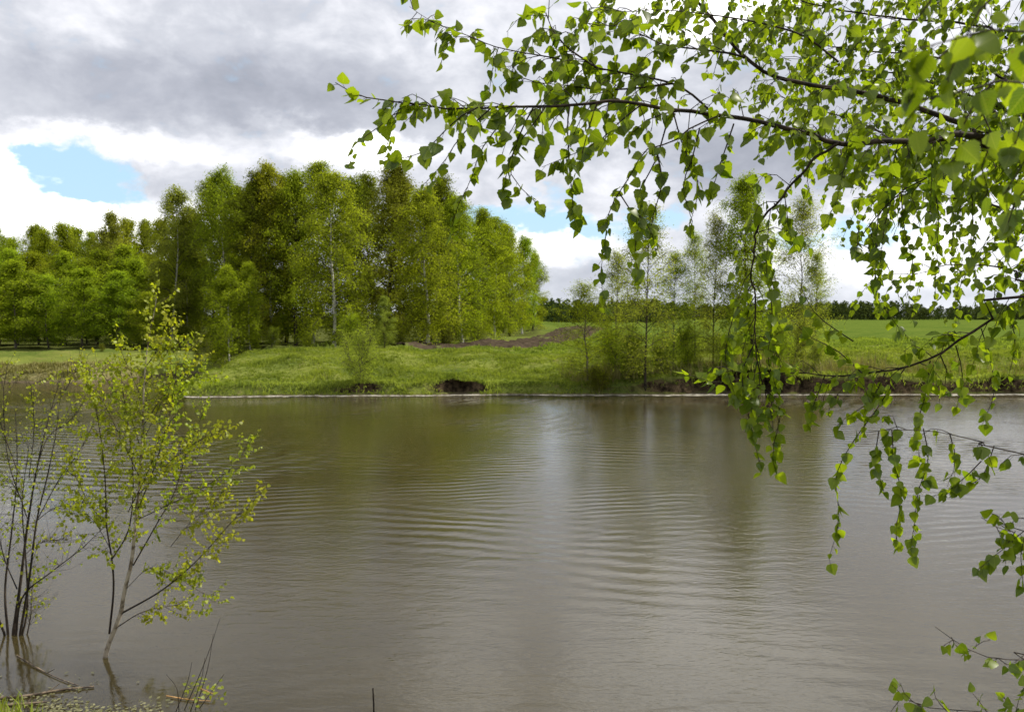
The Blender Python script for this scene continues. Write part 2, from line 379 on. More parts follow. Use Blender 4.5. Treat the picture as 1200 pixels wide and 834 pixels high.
h_ = q.m('ADD', h_, q.m('MULTIPLY', q.noise(q.v('MULTIPLY', pos, (1.1, 2.4, 1)), 6.5, 4, .6), .0042))
h_ = q.m('MULTIPLY', h_, calm)
bp = q.node('ShaderNodeBump', {'Height': h_, 'Strength': 1.0, 'Distance': 1.0})
mud = q.mix(q.ramp(q.noise(pos, .3, 3, .5), .3, .7), rgb(.030, .0238, .0090), rgb(.040, .0320, .0130))
p = q.node('ShaderNodeBsdfPrincipled', {'Base Color': mud, 'Roughness': .04, 'IOR': 1.42, 'Normal': bp.outputs[0], 'Subsurface Weight': 1.0, 'Subsurface Radius': (1.0, .9, .7), 'Subsurface Scale': 2.5}, subsurface_method='BURLEY')
q.node('ShaderNodeOutputMaterial', {0: p.outputs[0]})
wxs = axis([(-3000, -100, 580), (-100, 100, 20), (100, 3000, 580)]); wys = np.array([2.0, 10, 20, 30, 40, 60])
WX, WY = np.meshgrid(wxs, wys); n_ = len(wxs)
i = np.arange(len(wys) - 1)[:, None] * n_; j = np.arange(n_ - 1)[None, :]
w_ob = mesh_obj('water', np.stack([WX, WY, 0 * WX], -1).reshape(-1, 3), [np.stack([i + j, i + j + 1, i + n_ + j + 1, i + n_ + j], -1).reshape(-1, 4)], wm)
tag(w_ob, kind='structure')

rs = np.random.RandomState(7)
# foam and pollen washed up along the far shore
fv, ff_ = [], []; k0 = 0
xs = np.arange(-13.2, 40, .10)
fw = .55 * (0.15 + 1.5 * np.clip(fbm(xs, xs * 0 + 5, .7, 51, 4) + .18, 0, 1)) * np.clip(0.4 + 2.0 * (vnoise(xs * .28, xs * 0, 8) - .25), 0, 1)
fw *= 1 - .9 * np.exp(-((xs + 1.9) / .8) ** 2) - .85 * np.exp(-((xs - 9.5) / 1.6) ** 2) - .7 * np.exp(-((xs + 5.6) / .5) ** 2); fw *= .35 + 1.3 * vnoise(xs * 2.4, xs * 0, 33)
for a in range(len(xs) - 1):
    if fw[a] < .015 and fw[a + 1] < .015: continue
    y0, y1 = far_shore(xs[a:a + 2]) + .03
    fv += [(xs[a], y0 - fw[a], .012), (xs[a + 1], y1 - fw[a + 1], .012), (xs[a + 1], y1 + .1, .035), (xs[a], y0 + .1, .035)]
    ff_.append((k0, k0 + 1, k0 + 2, k0 + 3)); k0 += 4
fm, q = new_mat('shore_foam')
o = q.node('ShaderNodeNewGeometry'); nn = q.noise(o.outputs['Position'], 5, 5, .6)
p = q.node('ShaderNodeBsdfPrincipled', {'Base Color': q.mix(q.ramp(nn, .38, .62), rgb(.08, .07, .045), rgb(.32, .30, .25)), 'Roughness': .8})
q.node('ShaderNodeOutputMaterial', {0: p.outputs[0]})
tag(mesh_obj('foam', fv, [ff_], fm), 'pale line of foam washed up along the far bank', 'foam', kind='stuff')

# ploughed strip along the edge of the grove
def strip_line(s):   # centre and half width along the strip
    cx = np.interp(s, [0, .25, .5, .75, 1], [-6.5, -3.0, 1.0, 4.5, 10]); cyy = np.interp(s, [0, .25, .5, .75, 1], [45.5, 49.5, 57, 72, 110])
    hw = np.interp(s, [0, .2, .5, .8, 1], [1.7, 2.4, 3.2, 4.2, 5.5]); return cx, cyy, hw
ss = np.linspace(0, 1, 260); tt = np.linspace(-1, 1, 18)
S, T = np.meshgrid(ss, tt); cx, cyy, hw = strip_line(S)
PXs = cx + T * hw * .45; PYs = cyy - T * hw * 1.25 + .6 * fbm(S * 30, T, 1, 61)
furrow = .10 * np.abs(np.sin(T * 16 + 2.2 * fbm(PXs, PYs, .8, 71))) + .16 * fbm(PXs, PYs, 1.5, 77, 4)
PZs = height(PXs, PYs) + .09 + np.where(np.abs(T) > .99, -.12, furrow)
n_ = len(ss); i = np.arange(len(tt) - 1)[:, None] * n_; j = np.arange(n_ - 1)[None, :]
pm, q = new_mat('ploughed_soil'); o = q.node('ShaderNodeNewGeometry'); nn = q.noise(o.outputs['Position'], 1.6, 6, .65)
c = q.mix(q.ramp(nn, .35, .62), rgb(.030, .023, .016), rgb(.066, .050, .035)); c = q.mix(q.ramp(q.noise(o.outputs['Position'], .5, 5, .6), .56, .66), c, rgb(.10, .12, .03))
bp = q.node('ShaderNodeBump', {'Height': nn, 'Strength': 1.0, 'Distance': .2})
p = q.node('ShaderNodeBsdfPrincipled', {'Base Color': c, 'Roughness': .95, 'Specular IOR Level': 0.0, 'Normal': bp.outputs[0]}); q.node('ShaderNodeOutputMaterial', {0: p.outputs[0]})
tag(mesh_obj('ploughed_soil', np.stack([PXs, PYs, PZs], -1).reshape(-1, 3), [np.stack([i + j, i + j + 1, i + n_ + j + 1, i + n_ + j], -1).reshape(-1, 4)], pm, smooth=True), kind='structure')

# ------------------------------------------------------------------ leaves as faces
def quads(cen, axis_, nrm, size, aspect=.62):
    """kite-shaped leaf faces: cen (n,3) stalk points"""
    a = axis_ / (np.linalg.norm(axis_, axis=1, keepdims=True) + 1e-9)
    b = np.cross(a, nrm); b /= np.linalg.norm(b, axis=1, keepdims=True) + 1e-9
    s = size[:, None]
    v = np.stack([cen, cen + a * s * .45 + b * s * aspect * .5, cen + a * s, cen + a * s * .45 - b * s * aspect * .5], 1)
    return v.reshape(-1, 3), np.arange(len(cen) * 4).reshape(-1, 4)
def unit(n, rng):
    v = rng.normal(size=(n, 3)); return v / np.linalg.norm(v, axis=1, keepdims=True)

PROF = {
    'birch': lambda u: (0.55 + .45 * np.sin(math.pi * min(u * 1.15 + .22, 1))) * (1 - u ** 2.2) ** .95 + .05,
    'cone': lambda u: (1 - u) ** .75 * (0.75 + .25 * np.sin(u * 6)) + .07,
    'dome': lambda u: (.42 + .58 * math.sin(math.pi * min(1, u * .78 + .20))) * (1 - max(0, u - .45) ** 2 * 1.9) * (.75 + .25 * min(1, u * 5)),
    'young': lambda u: (1 - u) ** .6 * (0.8 + .2 * math.sin(u * 7)) * (.75 + .25 * min(1, u * 4)) + .06,
    'round': lambda u: max(.05, math.sin(math.pi * (u * .9 + .09)) * (1 - u ** 4) ** .8),
    'bush': lambda u: .6 + .4 * math.sin(math.pi * u),
}
def grow(seed, h, cb, w, nl, twigs, leaves, lsize, prof='birch', droop=.6, tl=.9, e_lo=12, e_hi=78, stems=1, trunk_r=.09, spread=.15, lean=(0, 0), tube_k=4, jit=.10):
    rng = np.random.RandomState(seed); tb = Tubes(); L = []
    f = PROF[prof]
    for s_ in range(stems):
        a0 = rng.uniform(0, 6.28); sx = spread * h * (rng.uniform(.5, 1) if stems > 1 else .15)
        hh = h * (1 if s_ == 0 else rng.uniform(.7, .97))
        zz = np.linspace(0, 1, 9)
        wob = np.cumsum(rng.normal(0, .018 * h / 3, (9, 2)), axis=0); wob[0] = 0
        tr = np.stack([zz * 0 + math.cos(a0) * sx * zz ** 1.2 + wob[:, 0] + lean[0] * h * zz ** 1.3, math.sin(a0) * sx * zz ** 1.2 + wob[:, 1] + lean[1] * h * zz ** 1.3, zz * hh], 1)
        if stems > 1: tr[:, 0] += math.cos(a0) * trunk_r * 1.2; tr[:, 1] += math.sin(a0) * trunk_r * 1.2
        tr[0, 2] = -.25
        rad = trunk_r * (1 - zz * .93); rad[0] *= 1.25
        tb.add(spline(tr, 20), np.interp(np.linspace(0, 1, 20), zz, rad), 7)
        nls = max(4, nl // stems); clump = rng.uniform(.6, 1.25, 400)
        for k in range(nls):
            u = (k + rng.uniform(0, 1)) / nls; tq = cb + (1 - cb) * u * .985
            p0 = np.array([np.interp(tq, zz, tr[:, 0]), np.interp(tq, zz, tr[:, 1]), tq * hh])
            ln = w * f(u) * clump[k % 400]
            ph = k * 2.39996 + rng.normal(0, .5); el_ = R(e_lo + (e_hi - e_lo) * u + rng.normal(0, 9))
            n = 6; pts = [p0]; d0 = np.array([math.cos(ph), math.sin(ph)])
            if stems > 1:
                out_ = np.array([math.cos(a0), math.sin(a0)]); d0 = d0 + out_ * .5; d0 /= np.linalg.norm(d0)
            ee = el_
            for g in range(n - 1):
                st = ln / (n - 1); pts.append(pts[-1] + st * np.array([d0[0] * math.cos(ee), d0[1] * math.cos(ee), math.sin(ee)]))
                ee -= droop * (.10 + .14 * g)
            pts = np.array(pts); r0 = max(.010, trunk_r * .36 * (1 - u * .6) * min(1, ln / w + .2))
            tb.add(pts, np.linspace(r0, .006, n), tube_k)
            ltint = rng.uniform(-.22, .22)
            for m_ in range(twigs):
                s = rng.uniform(.18, 1.0) ** .8; i0 = min(int(s * (n - 1)), n - 2); fr = s * (n - 1) - i0
                b0 = pts[i0] * (1 - fr) + pts[i0 + 1] * fr
                dd = (pts[i0 + 1] - pts[i0]); dd /= np.linalg.norm(dd) + 1e-9
                dd = dd + rng.normal(0, .65, 3); dd[2] -= droop * .25; dd /= np.linalg.norm(dd)
                tlen = tl * rng.uniform(.45, 1.15) * (0.55 + .45 * min(1, ln / (w * .7)))
                c1 = b0 + dd * tlen * .5; c2 = c1 + (dd * np.array([.6, .6, .5]) + np.array([0, 0, -droop])) * tlen * .55
                if tube_k > 3 or m_ % 2 == 0: tb.add(np.array([b0, c1, c2]), [.008, .006, .003], 3)
                nlf = max(1, int(leaves * rng.uniform(.6, 1.35)))
                tt_ = rng.uniform(0, 1, nlf)[:, None]
                pc = (1 - tt_) ** 2 * b0 + 2 * tt_ * (1 - tt_) * c1 + tt_ ** 2 * c2 + rng.normal(0, jit, (nlf, 3)) * tl
                cax = np.stack([np.interp(pc[:, 2], tr[:, 2], tr[:, 0]), np.interp(pc[:, 2], tr[:, 2], tr[:, 1])], 1)
                od = np.concatenate([pc[:, :2] - cax, np.full((nlf, 1), .25 * w)], 1); od = od / (np.linalg.norm(od, axis=1, keepdims=True) + 1e-6)
                L.append((pc, od, np.clip(.5 + ltint * 1.5 + rng.normal(0, .09, nlf), 0, 1)))
    pc = np.concatenate([a[0] for a in L]); od = np.concatenate([a[1] for a in L]); tn = np.concatenate([a[2] for a in L])
    n = len(pc); ax = unit(n, rng) * .8 + np.array([0, 0, -.55]); nr = unit(n, rng) * .6 + od * .75 + np.array([0, 0, .2])
    v, fc = quads(pc, ax, nr, lsize * rng.uniform(.6, 1.25, n), .8)
    return tb, v, fc, np.repeat(tn, 4), n
N_LEAF = [0]
def make_proto(name, leaf, bark, **kw):
    tb, v, fc, tn, n = grow(**kw); N_LEAF[0] += n
    tm = tb.build('trunk', [M[bark], M['bark']], None, (19 * 7,)); cm = mesh_obj('crown', v, [fc], M[leaf], tint=tn)
    for o_ in (tm, cm): col.objects.unlink(o_)
    return name, tm, cm, kw['h']
USED = {}
def place(pr, px, d, top=None, label='', cat='tree', group=None, rz=None, h=None, wsc=1.0, leaf=None, bark=None, dz=0):
    name, tm, cm, ph = pr
    loc = ground_pt(px, d)
    root = empty(name, (loc[0], loc[1], loc[2] + dz), label, cat, group)
    if top is not None: h = CZ + (371 - top) / F * d - loc[2]
    s = (h or ph) / ph
    root.rotation_euler = (0, 0, rs.uniform(0, 6.28) if rz is None else rz)
    root.scale = (s * wsc, s * wsc, s)
    for src in (tm, cm):
        o_ = src.copy(); o_.name = 'trunk' if src is tm else 'crown'; col.objects.link(o_); o_.parent = root
        mt = bark if src is tm else leaf
        if mt: o_.material_slots[0].link = 'OBJECT'; o_.material_slots[0].material = M[mt]
    return root

BIRCH = [make_proto('birch_tree', 'olive', 'white_bark', seed=s_, h=10.5, cb=.09, w=2.35, nl=92, twigs=15, leaves=24, lsize=.095, prof='dome', droop=.75, tl=1.05, e_lo=18, e_hi=62, trunk_r=.10, jit=.15) for s_ in (1, 2, 3)]
DENSE = [make_proto('broadleaf_tree', 'deep', 'bark', seed=s_, h=10.5, cb=.06, w=2.5, nl=92, twigs=15, leaves=22, lsize=.105, prof='dome', droop=.35, tl=1.0, e_lo=15, e_hi=66, trunk_r=.13, jit=.15) for s_ in (11, 12)]
YOUNG = [make_proto('young_birch', 'bright', 'bark2', seed=s_, h=6.0, cb=.10, w=1.5, nl=64, twigs=13, leaves=22, lsize=.080, prof='dome', droop=.5, tl=.75, e_lo=22, e_hi=70, trunk_r=.05, jit=.15) for s_ in (21, 22, 23)]
SPARSE = [make_proto('slender_tree', 'pale', 'bark2', seed=s_, h=7.0, cb=.08, w=1.55, nl=60, twigs=13, leaves=19, lsize=.058, prof='dome', droop=.45, tl=.75, e_lo=25, e_hi=70, trunk_r=.045, tube_k=3, jit=.18) for s_ in (31, 32)]
WILLOW = [make_proto('willow_bush', 'olive', 'bark2', seed=s_, h=2.4, cb=.06, w=1.0, nl=77, twigs=10, leaves=12, lsize=.055, prof='bush', droop=.3, tl=.6, e_lo=30, e_hi=75, stems=7, trunk_r=.016, spread=.34, jit=.2, tube_k=3) for s_ in (41, 42)]

# ---- the left wood: bright young trees in front, darker ones behind
g_back = 'trees in the back rows of the left wood'
lab_back = 'green tree in the back rows of the wood at left'
k = 0
for px in np.linspace(-60, 232, 16):
    d = 60 + 5 * rs.rand() + (k % 3) * 3
    place(DENSE[k % 2] if k % 3 == 0 else YOUNG[k % 3], px + rs.uniform(-6, 6), d, 273 + rs.uniform(-9, 12) - 10 * (px > 150), lab_back, 'tree', g_back, wsc=.9, leaf='olive' if k % 2 else 'bright'); k += 1
g_mid = 'bright young trees in the middle of the left wood'
for px in np.linspace(-45, 215, 12):
    place(YOUNG[k % 3], px + rs.uniform(-7, 7), 54 + 3 * rs.rand(), 298 + rs.uniform(-8, 14), 'yellow-green young tree in the middle rows of the left wood', 'tree', g_mid, wsc=1.3); k += 1
place(YOUNG[0], 134, 58, 256, 'narrow pale tree whose pointed tip rises above the left wood', 'tree', wsc=.75, leaf='pale')
place(BIRCH[0], 200, 52, 226, 'tall pale birch with airy top at the right end of the left wood', 'birch', wsc=.95, leaf='pale')
place(BIRCH[1], 222, 53, 268, 'olive birch directly right of the tall airy birch, left of the grove', 'birch', wsc=.95)
front = [(18, 49, 310, 'broad bright green young tree at the left picture edge, front of the wood'),
         (58, 50, 326, 'low bright young tree between two larger ones in front of the left wood'),
         (97, 49, 318, 'bright green young tree at the front middle of the left wood'),
         (140, 49, 322, 'bright young tree behind the top of the water sapling'),
         (176, 48, 345, 'small olive young tree in front of the tall airy birch'),
         (-22, 50, 318, 'bright young tree cut by the left picture edge')]
for q_, (px, d, top, lab) in enumerate(front): place(YOUNG[q_ % 3], px, d, top, lab, 'tree', 'young trees along the front of the left wood', wsc=1.6 if q_ != 4 else 1.3)

# ---- the grove
grove = [
 (DENSE[0], 250, 54, 218, 'olive', .80, 'olive tree at the left end of the grove'),
 (BIRCH[0], 272, 52, 206, 'olive', .88, 'tall olive birch second from the left end of the grove'),
 (DENSE[1], 300, 51, 212, 'deep', .95, 'dark green tree directly behind the small white-trunked birch'),
 (BIRCH[1], 322, 50.5, 197, 'olive', .95, 'tall birch with a rounded top left of the large drooping birch'),
 (DENSE[0], 347, 50, 208, 'bright', .85, 'green tree rising behind the left side of the large drooping birch'),
 (BIRCH[1], 366, 51, 195, 'bright', .90, 'highest birch of the grove, behind the large drooping birch'),
 (BIRCH[2], 391, 44.5, 205, 'olive', 1.20, 'large drooping yellow-green birch standing in front of the grove'),
 (DENSE[1], 458, 52, 199, 'brown', 1.05, 'bronze-green tree with a broad crown right of the large drooping birch'),
 (BIRCH[0], 500, 47.5, 228, 'olive', 1.20, 'pale-trunked drooping birch at the front centre of the grove'),
 (DENSE[1], 520, 56, 214, 'deep', .9, 'green tree behind the right shoulder of the pale-trunked drooping birch'),
 (BIRCH[1], 543, 53, 234, 'bright', 1.1, 'green birch hanging low directly right of the pale-trunked drooping birch'),
 (DENSE[0], 562, 62, 250, 'bright', 1.0, 'rounded bright tree on the right slope of the grove'),
 (BIRCH[2], 580, 68, 258, 'bright', 1.1, 'birch on the right slope of the grove beside the ploughed strip'),
 (DENSE[1], 597, 78, 268, 'bright', 1.0, 'third tree from the right end of the grove'),
 (BIRCH[0], 612, 92, 280, 'bright', 1.05, 'second to last tree at the right end of the grove'),
 (DENSE[0], 624, 112, 300, 'bright', 1.0, 'farthest and lowest tree at the right end of the grove'),
]
for pr, px, d, top, lf, ws, lab in grove:
    place(pr, px, d, top, lab, 'birch' if pr in BIRCH else 'tree', 'trees of the grove beyond the water', wsc=ws, leaf=lf)
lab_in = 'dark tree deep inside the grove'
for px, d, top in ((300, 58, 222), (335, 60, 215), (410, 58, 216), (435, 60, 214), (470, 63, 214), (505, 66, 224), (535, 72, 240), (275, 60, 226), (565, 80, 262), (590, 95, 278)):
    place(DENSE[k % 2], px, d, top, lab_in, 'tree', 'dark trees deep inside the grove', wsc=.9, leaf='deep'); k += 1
place(YOUNG[0], 268, 41.5, 318, 'small young birch with a thin white trunk before the dark grove', 'birch', wsc=1.0, bark='white_bark')
place(YOUNG[1], 294, 42.5, 312, 'slim young birch just right of the white-trunked small birch', 'birch', wsc=.75, bark='white_bark')
place(DENSE[0], 451, 42.5, 349, 'small pale green tree beside the large drooping birch', 'tree', wsc=1.05, leaf='silver')
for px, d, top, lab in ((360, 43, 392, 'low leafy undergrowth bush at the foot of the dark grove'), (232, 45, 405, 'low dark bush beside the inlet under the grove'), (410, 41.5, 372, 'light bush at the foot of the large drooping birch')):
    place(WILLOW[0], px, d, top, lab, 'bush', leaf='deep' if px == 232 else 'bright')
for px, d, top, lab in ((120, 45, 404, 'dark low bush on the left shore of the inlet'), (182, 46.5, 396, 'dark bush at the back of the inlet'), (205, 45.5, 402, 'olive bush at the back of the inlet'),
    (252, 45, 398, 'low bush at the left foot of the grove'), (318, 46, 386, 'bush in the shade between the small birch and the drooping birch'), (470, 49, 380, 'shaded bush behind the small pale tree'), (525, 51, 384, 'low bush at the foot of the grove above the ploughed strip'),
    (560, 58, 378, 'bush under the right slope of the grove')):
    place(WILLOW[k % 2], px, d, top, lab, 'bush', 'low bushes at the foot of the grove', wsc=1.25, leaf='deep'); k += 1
place(WILLOW[1], 421, 30.9, 388, 'willow bush growing at the water edge before the grove', 'bush', wsc=.9, leaf='pale')
place(WILLOW[0], 326, 31.2, 440, 'tiny bush on the left slope of the bank', 'bush', leaf='pale')

# ---- slender trees and bushes on the middle of the far bank
mid = [
 (SPARSE[0], 757, 30.75, 248, 1.0, 'pale', 'bark', 'thin tree with a dark forked trunk standing at the water edge'),
 (SPARSE[1], 690, 31.4, 335, 1.5, 'bright', 'bark2', 'short leafy tree at the left end of the middle bank group'),
 (SPARSE[1], 722, 33.5, 300, 1.0, 'pale', 'bark2', 'sparse tree left of the thin tree with the dark forked trunk'),
 (SPARSE[0], 790, 32.5, 300, 1.0, 'olive', 'bark2', 'leafy slender tree right of the dark forked trunk'),
 (SPARSE[1], 836, 33.5, 258, .8, 'pale', 'bark', 'straight thin dark trunk left of the dense birch on the bank'),
 (SPARSE[0], 814, 35.5, 278, .9, 'pale', 'bark2', 'bare-looking slender tree behind the straight dark trunk'),
 (SPARSE[1], 935, 38.0, 236, 1.0, 'pale', 'bark2', 'pale bare tree with grey twigs right of the dense birch on the bank'),
 (SPARSE[0], 955, 37.0, 300, .9, 'pale', 'bark2', 'low sparse tree beside the pale bare tree'),
]
for pr, px, d, top, ws, lf, bk, lab in mid: place(pr, px, d, top, lab, 'tree', 'slender trees on the middle of the far bank', wsc=ws * 1.1, leaf='bright' if lf == 'olive' else lf, bark=bk)
place(BIRCH[0], 880, 33.0, 214, 'dense bright birch with a tall narrow crown on the middle bank', 'birch', wsc=.92, leaf='bright', bark='bark')
place(WILLOW[0], 738, 31.8, 398, 'low leafy bush around the foot of the dark forked trunk', 'bush', wsc=.9, leaf='bright')
place(WILLOW[1], 778, 31.8, 405, 'low leafy bush right of the dark forked trunk', 'bush', wsc=.9, leaf='bright')
place(WILLOW[1], 930, 33.8, 372, 'airy taller bush behind the right foot of the dense bank birch', 'bush', wsc=.9, leaf='pale')
place(WILLOW[1], 728, 32.6, 385, 'airy taller bush between the short leafy tree and the dark forked trunk', 'bush', wsc=.95, leaf='bright')
place(WILLOW[0], 808, 33.0, 388, 'airy taller bush left of the straight thin dark trunk', 'bush', wsc=.95, leaf='bright')
place(WILLOW[1], 868, 30.9, 436, 'dark low bush overhanging the water below the dense bank birch', 'bush', wsc=1.4, leaf='deep', bark='bark')
place(WILLOW[0], 703, 30.7, 432, 'dark low bush overhanging the water left of the forked trunk', 'bush', wsc=1.3, leaf='deep', bark='bark')
place(WILLOW[1], 848, 32.2, 396, 'leafy bush under the straight thin dark trunk', 'bush', wsc=.9, leaf='bright')
place(WILLOW[0], 912, 32.6, 385, 'leafy bush at the right foot of the dense bank birch', 'bush', wsc=.95, leaf='bright')
place(WILLOW[1], 958, 32.0, 400, 'twiggy bush at the right end of the middle bank group', 'bush', wsc=.9, leaf='pale')

# ---- far woods on the horizon: one mass
def far_wood(name, label, x0, x1, d0, d1, n, hh, seed):
    rng = np.random.RandomState(seed); V, Fc, T_ = [], [], []; b = 0
    tb = Tubes()
    for a in range(n):
        x = rng.uniform(x0, x1); y = rng.uniform(d0, d1); z = hz(x, y); h = hh * rng.uniform(.72, 1.08) * (.75 + .5 * float(vnoise(np.array([x * .03]), np.array([0.5]), 14)[0])); w = h * rng.uniform(.25, .45)
        m_ = 120; u = rng.uniform(.06, 1, m_); th = rng.uniform(0, 6.28, m_); rr = w * np.sqrt(rng.uniform(0, 1, m_)) * (1 - u ** 2.2) ** .6 * 1.1
        pc = np.stack([x + rr * np.cos(th), y + rr * np.sin(th), z + u * h], 1)
        v, f_ = quads(pc, unit(m_, rng), unit(m_, rng) + np.array([0, 0, .3]), h * .14 * rng.uniform(.6, 1.2, m_), .9)
        V.append(v); Fc.append(f_ + b); b += len(v); T_.append(np.repeat(np.clip(rng.uniform(.1, .9) + rng.normal(0, .15, m_), 0, 1), 4))
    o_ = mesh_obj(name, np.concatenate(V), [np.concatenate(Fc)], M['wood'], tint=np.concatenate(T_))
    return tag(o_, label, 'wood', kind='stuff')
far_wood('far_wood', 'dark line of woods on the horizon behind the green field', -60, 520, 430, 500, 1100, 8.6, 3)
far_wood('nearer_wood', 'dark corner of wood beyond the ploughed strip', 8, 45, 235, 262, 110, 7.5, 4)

# ------------------------------------------------------------------ grass
def grass(name, label, n, region, hrange, mat, seed, blades=5, width=.018, dens=None):
    rng = np.random.RandomState(seed)
    x = rng.uniform(region[0], region[1], n); y = rng.uniform(region[2], region[3], n)
    z = height(x, y); keep = (z > .05) & (np.abs(height(x, y + .12) - height(x, y - .12)) < .24)
    if dens is not None: keep &= rng.rand(n) < dens(x, y)
    x, y, z = x[keep], y[keep], z[keep]; n = len(x)
    hh = rng.uniform(*hrange, n) * (.25 + 1.6 * vnoise(x * .9, y * .9, 6) ** 1.5 + .5 * vnoise(x * 2.6, y * 2.6, 7))
    x = np.repeat(x, blades) + rng.normal(0, .06, n * blades); y = np.repeat(y, blades) + rng.normal(0, .06, n * blades); z = np.repeat(z, blades); hh = np.repeat(hh, blades) * rng.uniform(.6, 1.2, n * blades)
    th = rng.uniform(0, 6.28, n * blades); ln = rng.uniform(.15, .8, n * blades) * hh
    ww = width * rng.uniform(.7, 1.5, n * blades); c_, s_ = np.cos(th), np.sin(th)
    base = np.stack([x, y, z - .02], 1); b_ = np.stack([-s_, c_, 0 * c_], 1) * ww[:, None]
    mid_ = base + np.stack([c_ * ln * .35, s_ * ln * .35, hh * .65], 1); tip = base + np.stack([c_ * ln, s_ * ln, hh], 1)
    v = np.stack([base - b_, base + b_, mid_ + b_ * .7, mid_ - b_ * .7, tip], 1).reshape(-1, 3)
    i0 = np.arange(n * blades) * 5
    q4 = np.stack([i0, i0 + 1, i0 + 2, i0 + 3], 1); q3 = np.stack([i0 + 3, i0 + 2, i0 + 4], 1)
    tn = np.clip(np.repeat(vnoise(x * .5, y * .5, 12) * .55 + vnoise(x * 2.1, y * 2.1, 13) * .45 + rng.uniform(-.2, .3, n * blades), 5), 0, 1)
    return tag(mesh_obj(name, v, [q4, q3], M[mat], tint=tn), label, 'grass', kind='stuff')
grass('grass', 'short green grass covering the far bank', 52000, (-14, 30, 29.5, 41), (.035, .115), 'grass', 1, 5, .016)
grass('field_grass', 'grass of the field behind the far bank', 26000, (-14, 44, 41, 62), (.05, .13), 'grass', 2, 5, .03, lambda x, y: np.where(x < (y - 52) * .55, .15, 1.0) * (np.abs(y - np.interp(x, [-6.5, -3.0, 1.0, 4.5, 10], [45.5, 49.5, 57, 72, 110])) > np.interp(x, [-6.5, -3, 1, 4.5, 10], [2.8, 3.8, 5.4, 7, 9])))
grass('dry_reeds', 'short dry tan grass on the low bank at left', 7000, (-40, -15.6, 36, 40.2), (.06, .18), 'drygrass', 3, 5, .02)
grass('weeds', 'tall dry weeds scattered along the right bank', 4200, (2, 30, 30.3, 34), (.2, .5), 'drygrass', 4, 4, .010, lambda x, y: vnoise(x * .6, y * .6, 44) ** 2)
grass('near_grass', 'bright green grass at the lower left corner of the near bank', 5200, (-6.5, 5, 0.8, 6.2), (.05, .16), 'grass', 5, 6, .006, lambda x, y: np.where(x < -2, 1, .5))

rng = np.random.RandomState(17); n = 5200
x = rng.uniform(-13, 26, n); x = x + np.where(np.abs(x + 1.9) < .85, 2.2, 0); s_ = np.where(rng.rand(n) < .6, rng.uniform(.42, .75, n), rng.uniform(.12, .6, n)); y = far_shore(x) + s_; z = height(x, y)
hh = rng.uniform(.05, .20, n) * (.4 + vnoise(x * 1.5, y, 3)); dx_ = rng.normal(0, .10, n); b_ = np.stack([np.full(n, .010), 0 * x, 0 * x], 1) * rng.uniform(.7, 1.6, n)[:, None]
base = np.stack([x, y, z - .02], 1); mid_ = base + np.stack([dx_ * .5, -hh * .5, hh * .75], 1); tip = base + np.stack([dx_, -hh * 1.5, -hh * rng.uniform(-.6, .8, n)], 1)
v = np.stack([base - b_, base + b_, mid_ + b_ * .8, mid_ - b_ * .8, tip], 1).reshape(-1, 3); i0 = np.arange(n) * 5
tag(mesh_obj('bank_grass', v, [np.stack([i0, i0 + 1, i0 + 2, i0 + 3], 1), np.stack([i0 + 3, i0 + 2, i0 + 4], 1)], M['grass'], tint=np.repeat(np.clip(vnoise(x, y, 8) + rng.normal(0, .2, n), 0, 1), 5)), 'grass hanging over the edge of the far bank', 'grass', kind='stuff')

# ------------------------------------------------------------------ detailed leaves (birch: ovate, pointed, toothed)
LT = np.array([0, .06, .14, .24, .36, .48, .60, .72, .84, .94, 1.0])
LW = np.array([0, .27, .40, .455, .445, .395, .32, .23, .135, .055, 0])
def birch_leaves(cen, ax, nrm, size, rng, fold=.22, curl=.12, full=True):
    n = len(cen)
    if full: LTt, LWt = LT, LW
    else: LTt, LWt = np.array([0, .14, .42, .75, 1.0]), np.array([0, .38, .43, .21, 0])
    a = ax / (np.linalg.norm(ax, axis=1, keepdims=True) + 1e-9)
    b = np.cross(a, nrm); b /= np.linalg.norm(b, axis=1, keepdims=True) + 1e-9
    c_ = np.cross(b, a)
    m_ = len(LTt); s = size[:, None, None]
    fo = (fold * rng.uniform(.2, 1.6, n))[:, None]; cu = (curl * rng.normal(.7, 1.6, n))[:, None]
    wj = LWt[None, :] * rng.uniform(.88, 1.14, (n, 1)) * (1 + (.055 if full else 0) * np.where(np.arange(m_) % 2 == 0, 1, -1)[None, :])
    mid_ = cen[:, None, :] + s * (LTt[None, :, None] * a[:, None, :] + (-cu * LTt[None, :] ** 2)[:, :, None] * c_[:, None, :])
    lft = mid_ + s * (wj[:, :, None] * b[:, None, :] + (wj * fo)[:, :, None] * c_[:, None, :])
    rgt = mid_ + s * (-wj[:, :, None] * b[:, None, :] + (wj * fo)[:, :, None] * c_[:, None, :])
    v = np.stack([mid_, lft, rgt], 2).reshape(n, m_ * 3, 3)
    f_ = []
    for g in range(m_ - 1):
        M0, L0, R0, M1, L1, R1 = g * 3, g * 3 + 1, g * 3 + 2, g * 3 + 3, g * 3 + 4, g * 3 + 5
        if g == 0: f_ += [(M0, M1, L1, L1), (M0, R1, M1, M1)]
        elif g == m_ - 2: f_ += [(M0, M1, L0, L0), (M0, R0, M1, M1)]
        else: f_ += [(M0, M1, L1, L0), (M0, R0, R1, M1)]
    f_ = np.array(f_); q4 = f_[f_[:, 2] != f_[:, 3]]; q3 = f_[f_[:, 2] == f_[:, 3]][:, :3]
    off = (np.arange(n) * m_ * 3)[:, None, None]
    return v.reshape(-1, 3), (q4[None] + off).reshape(-1, 4), (q3[None] + off).reshape(-1, 3), m_ * 3

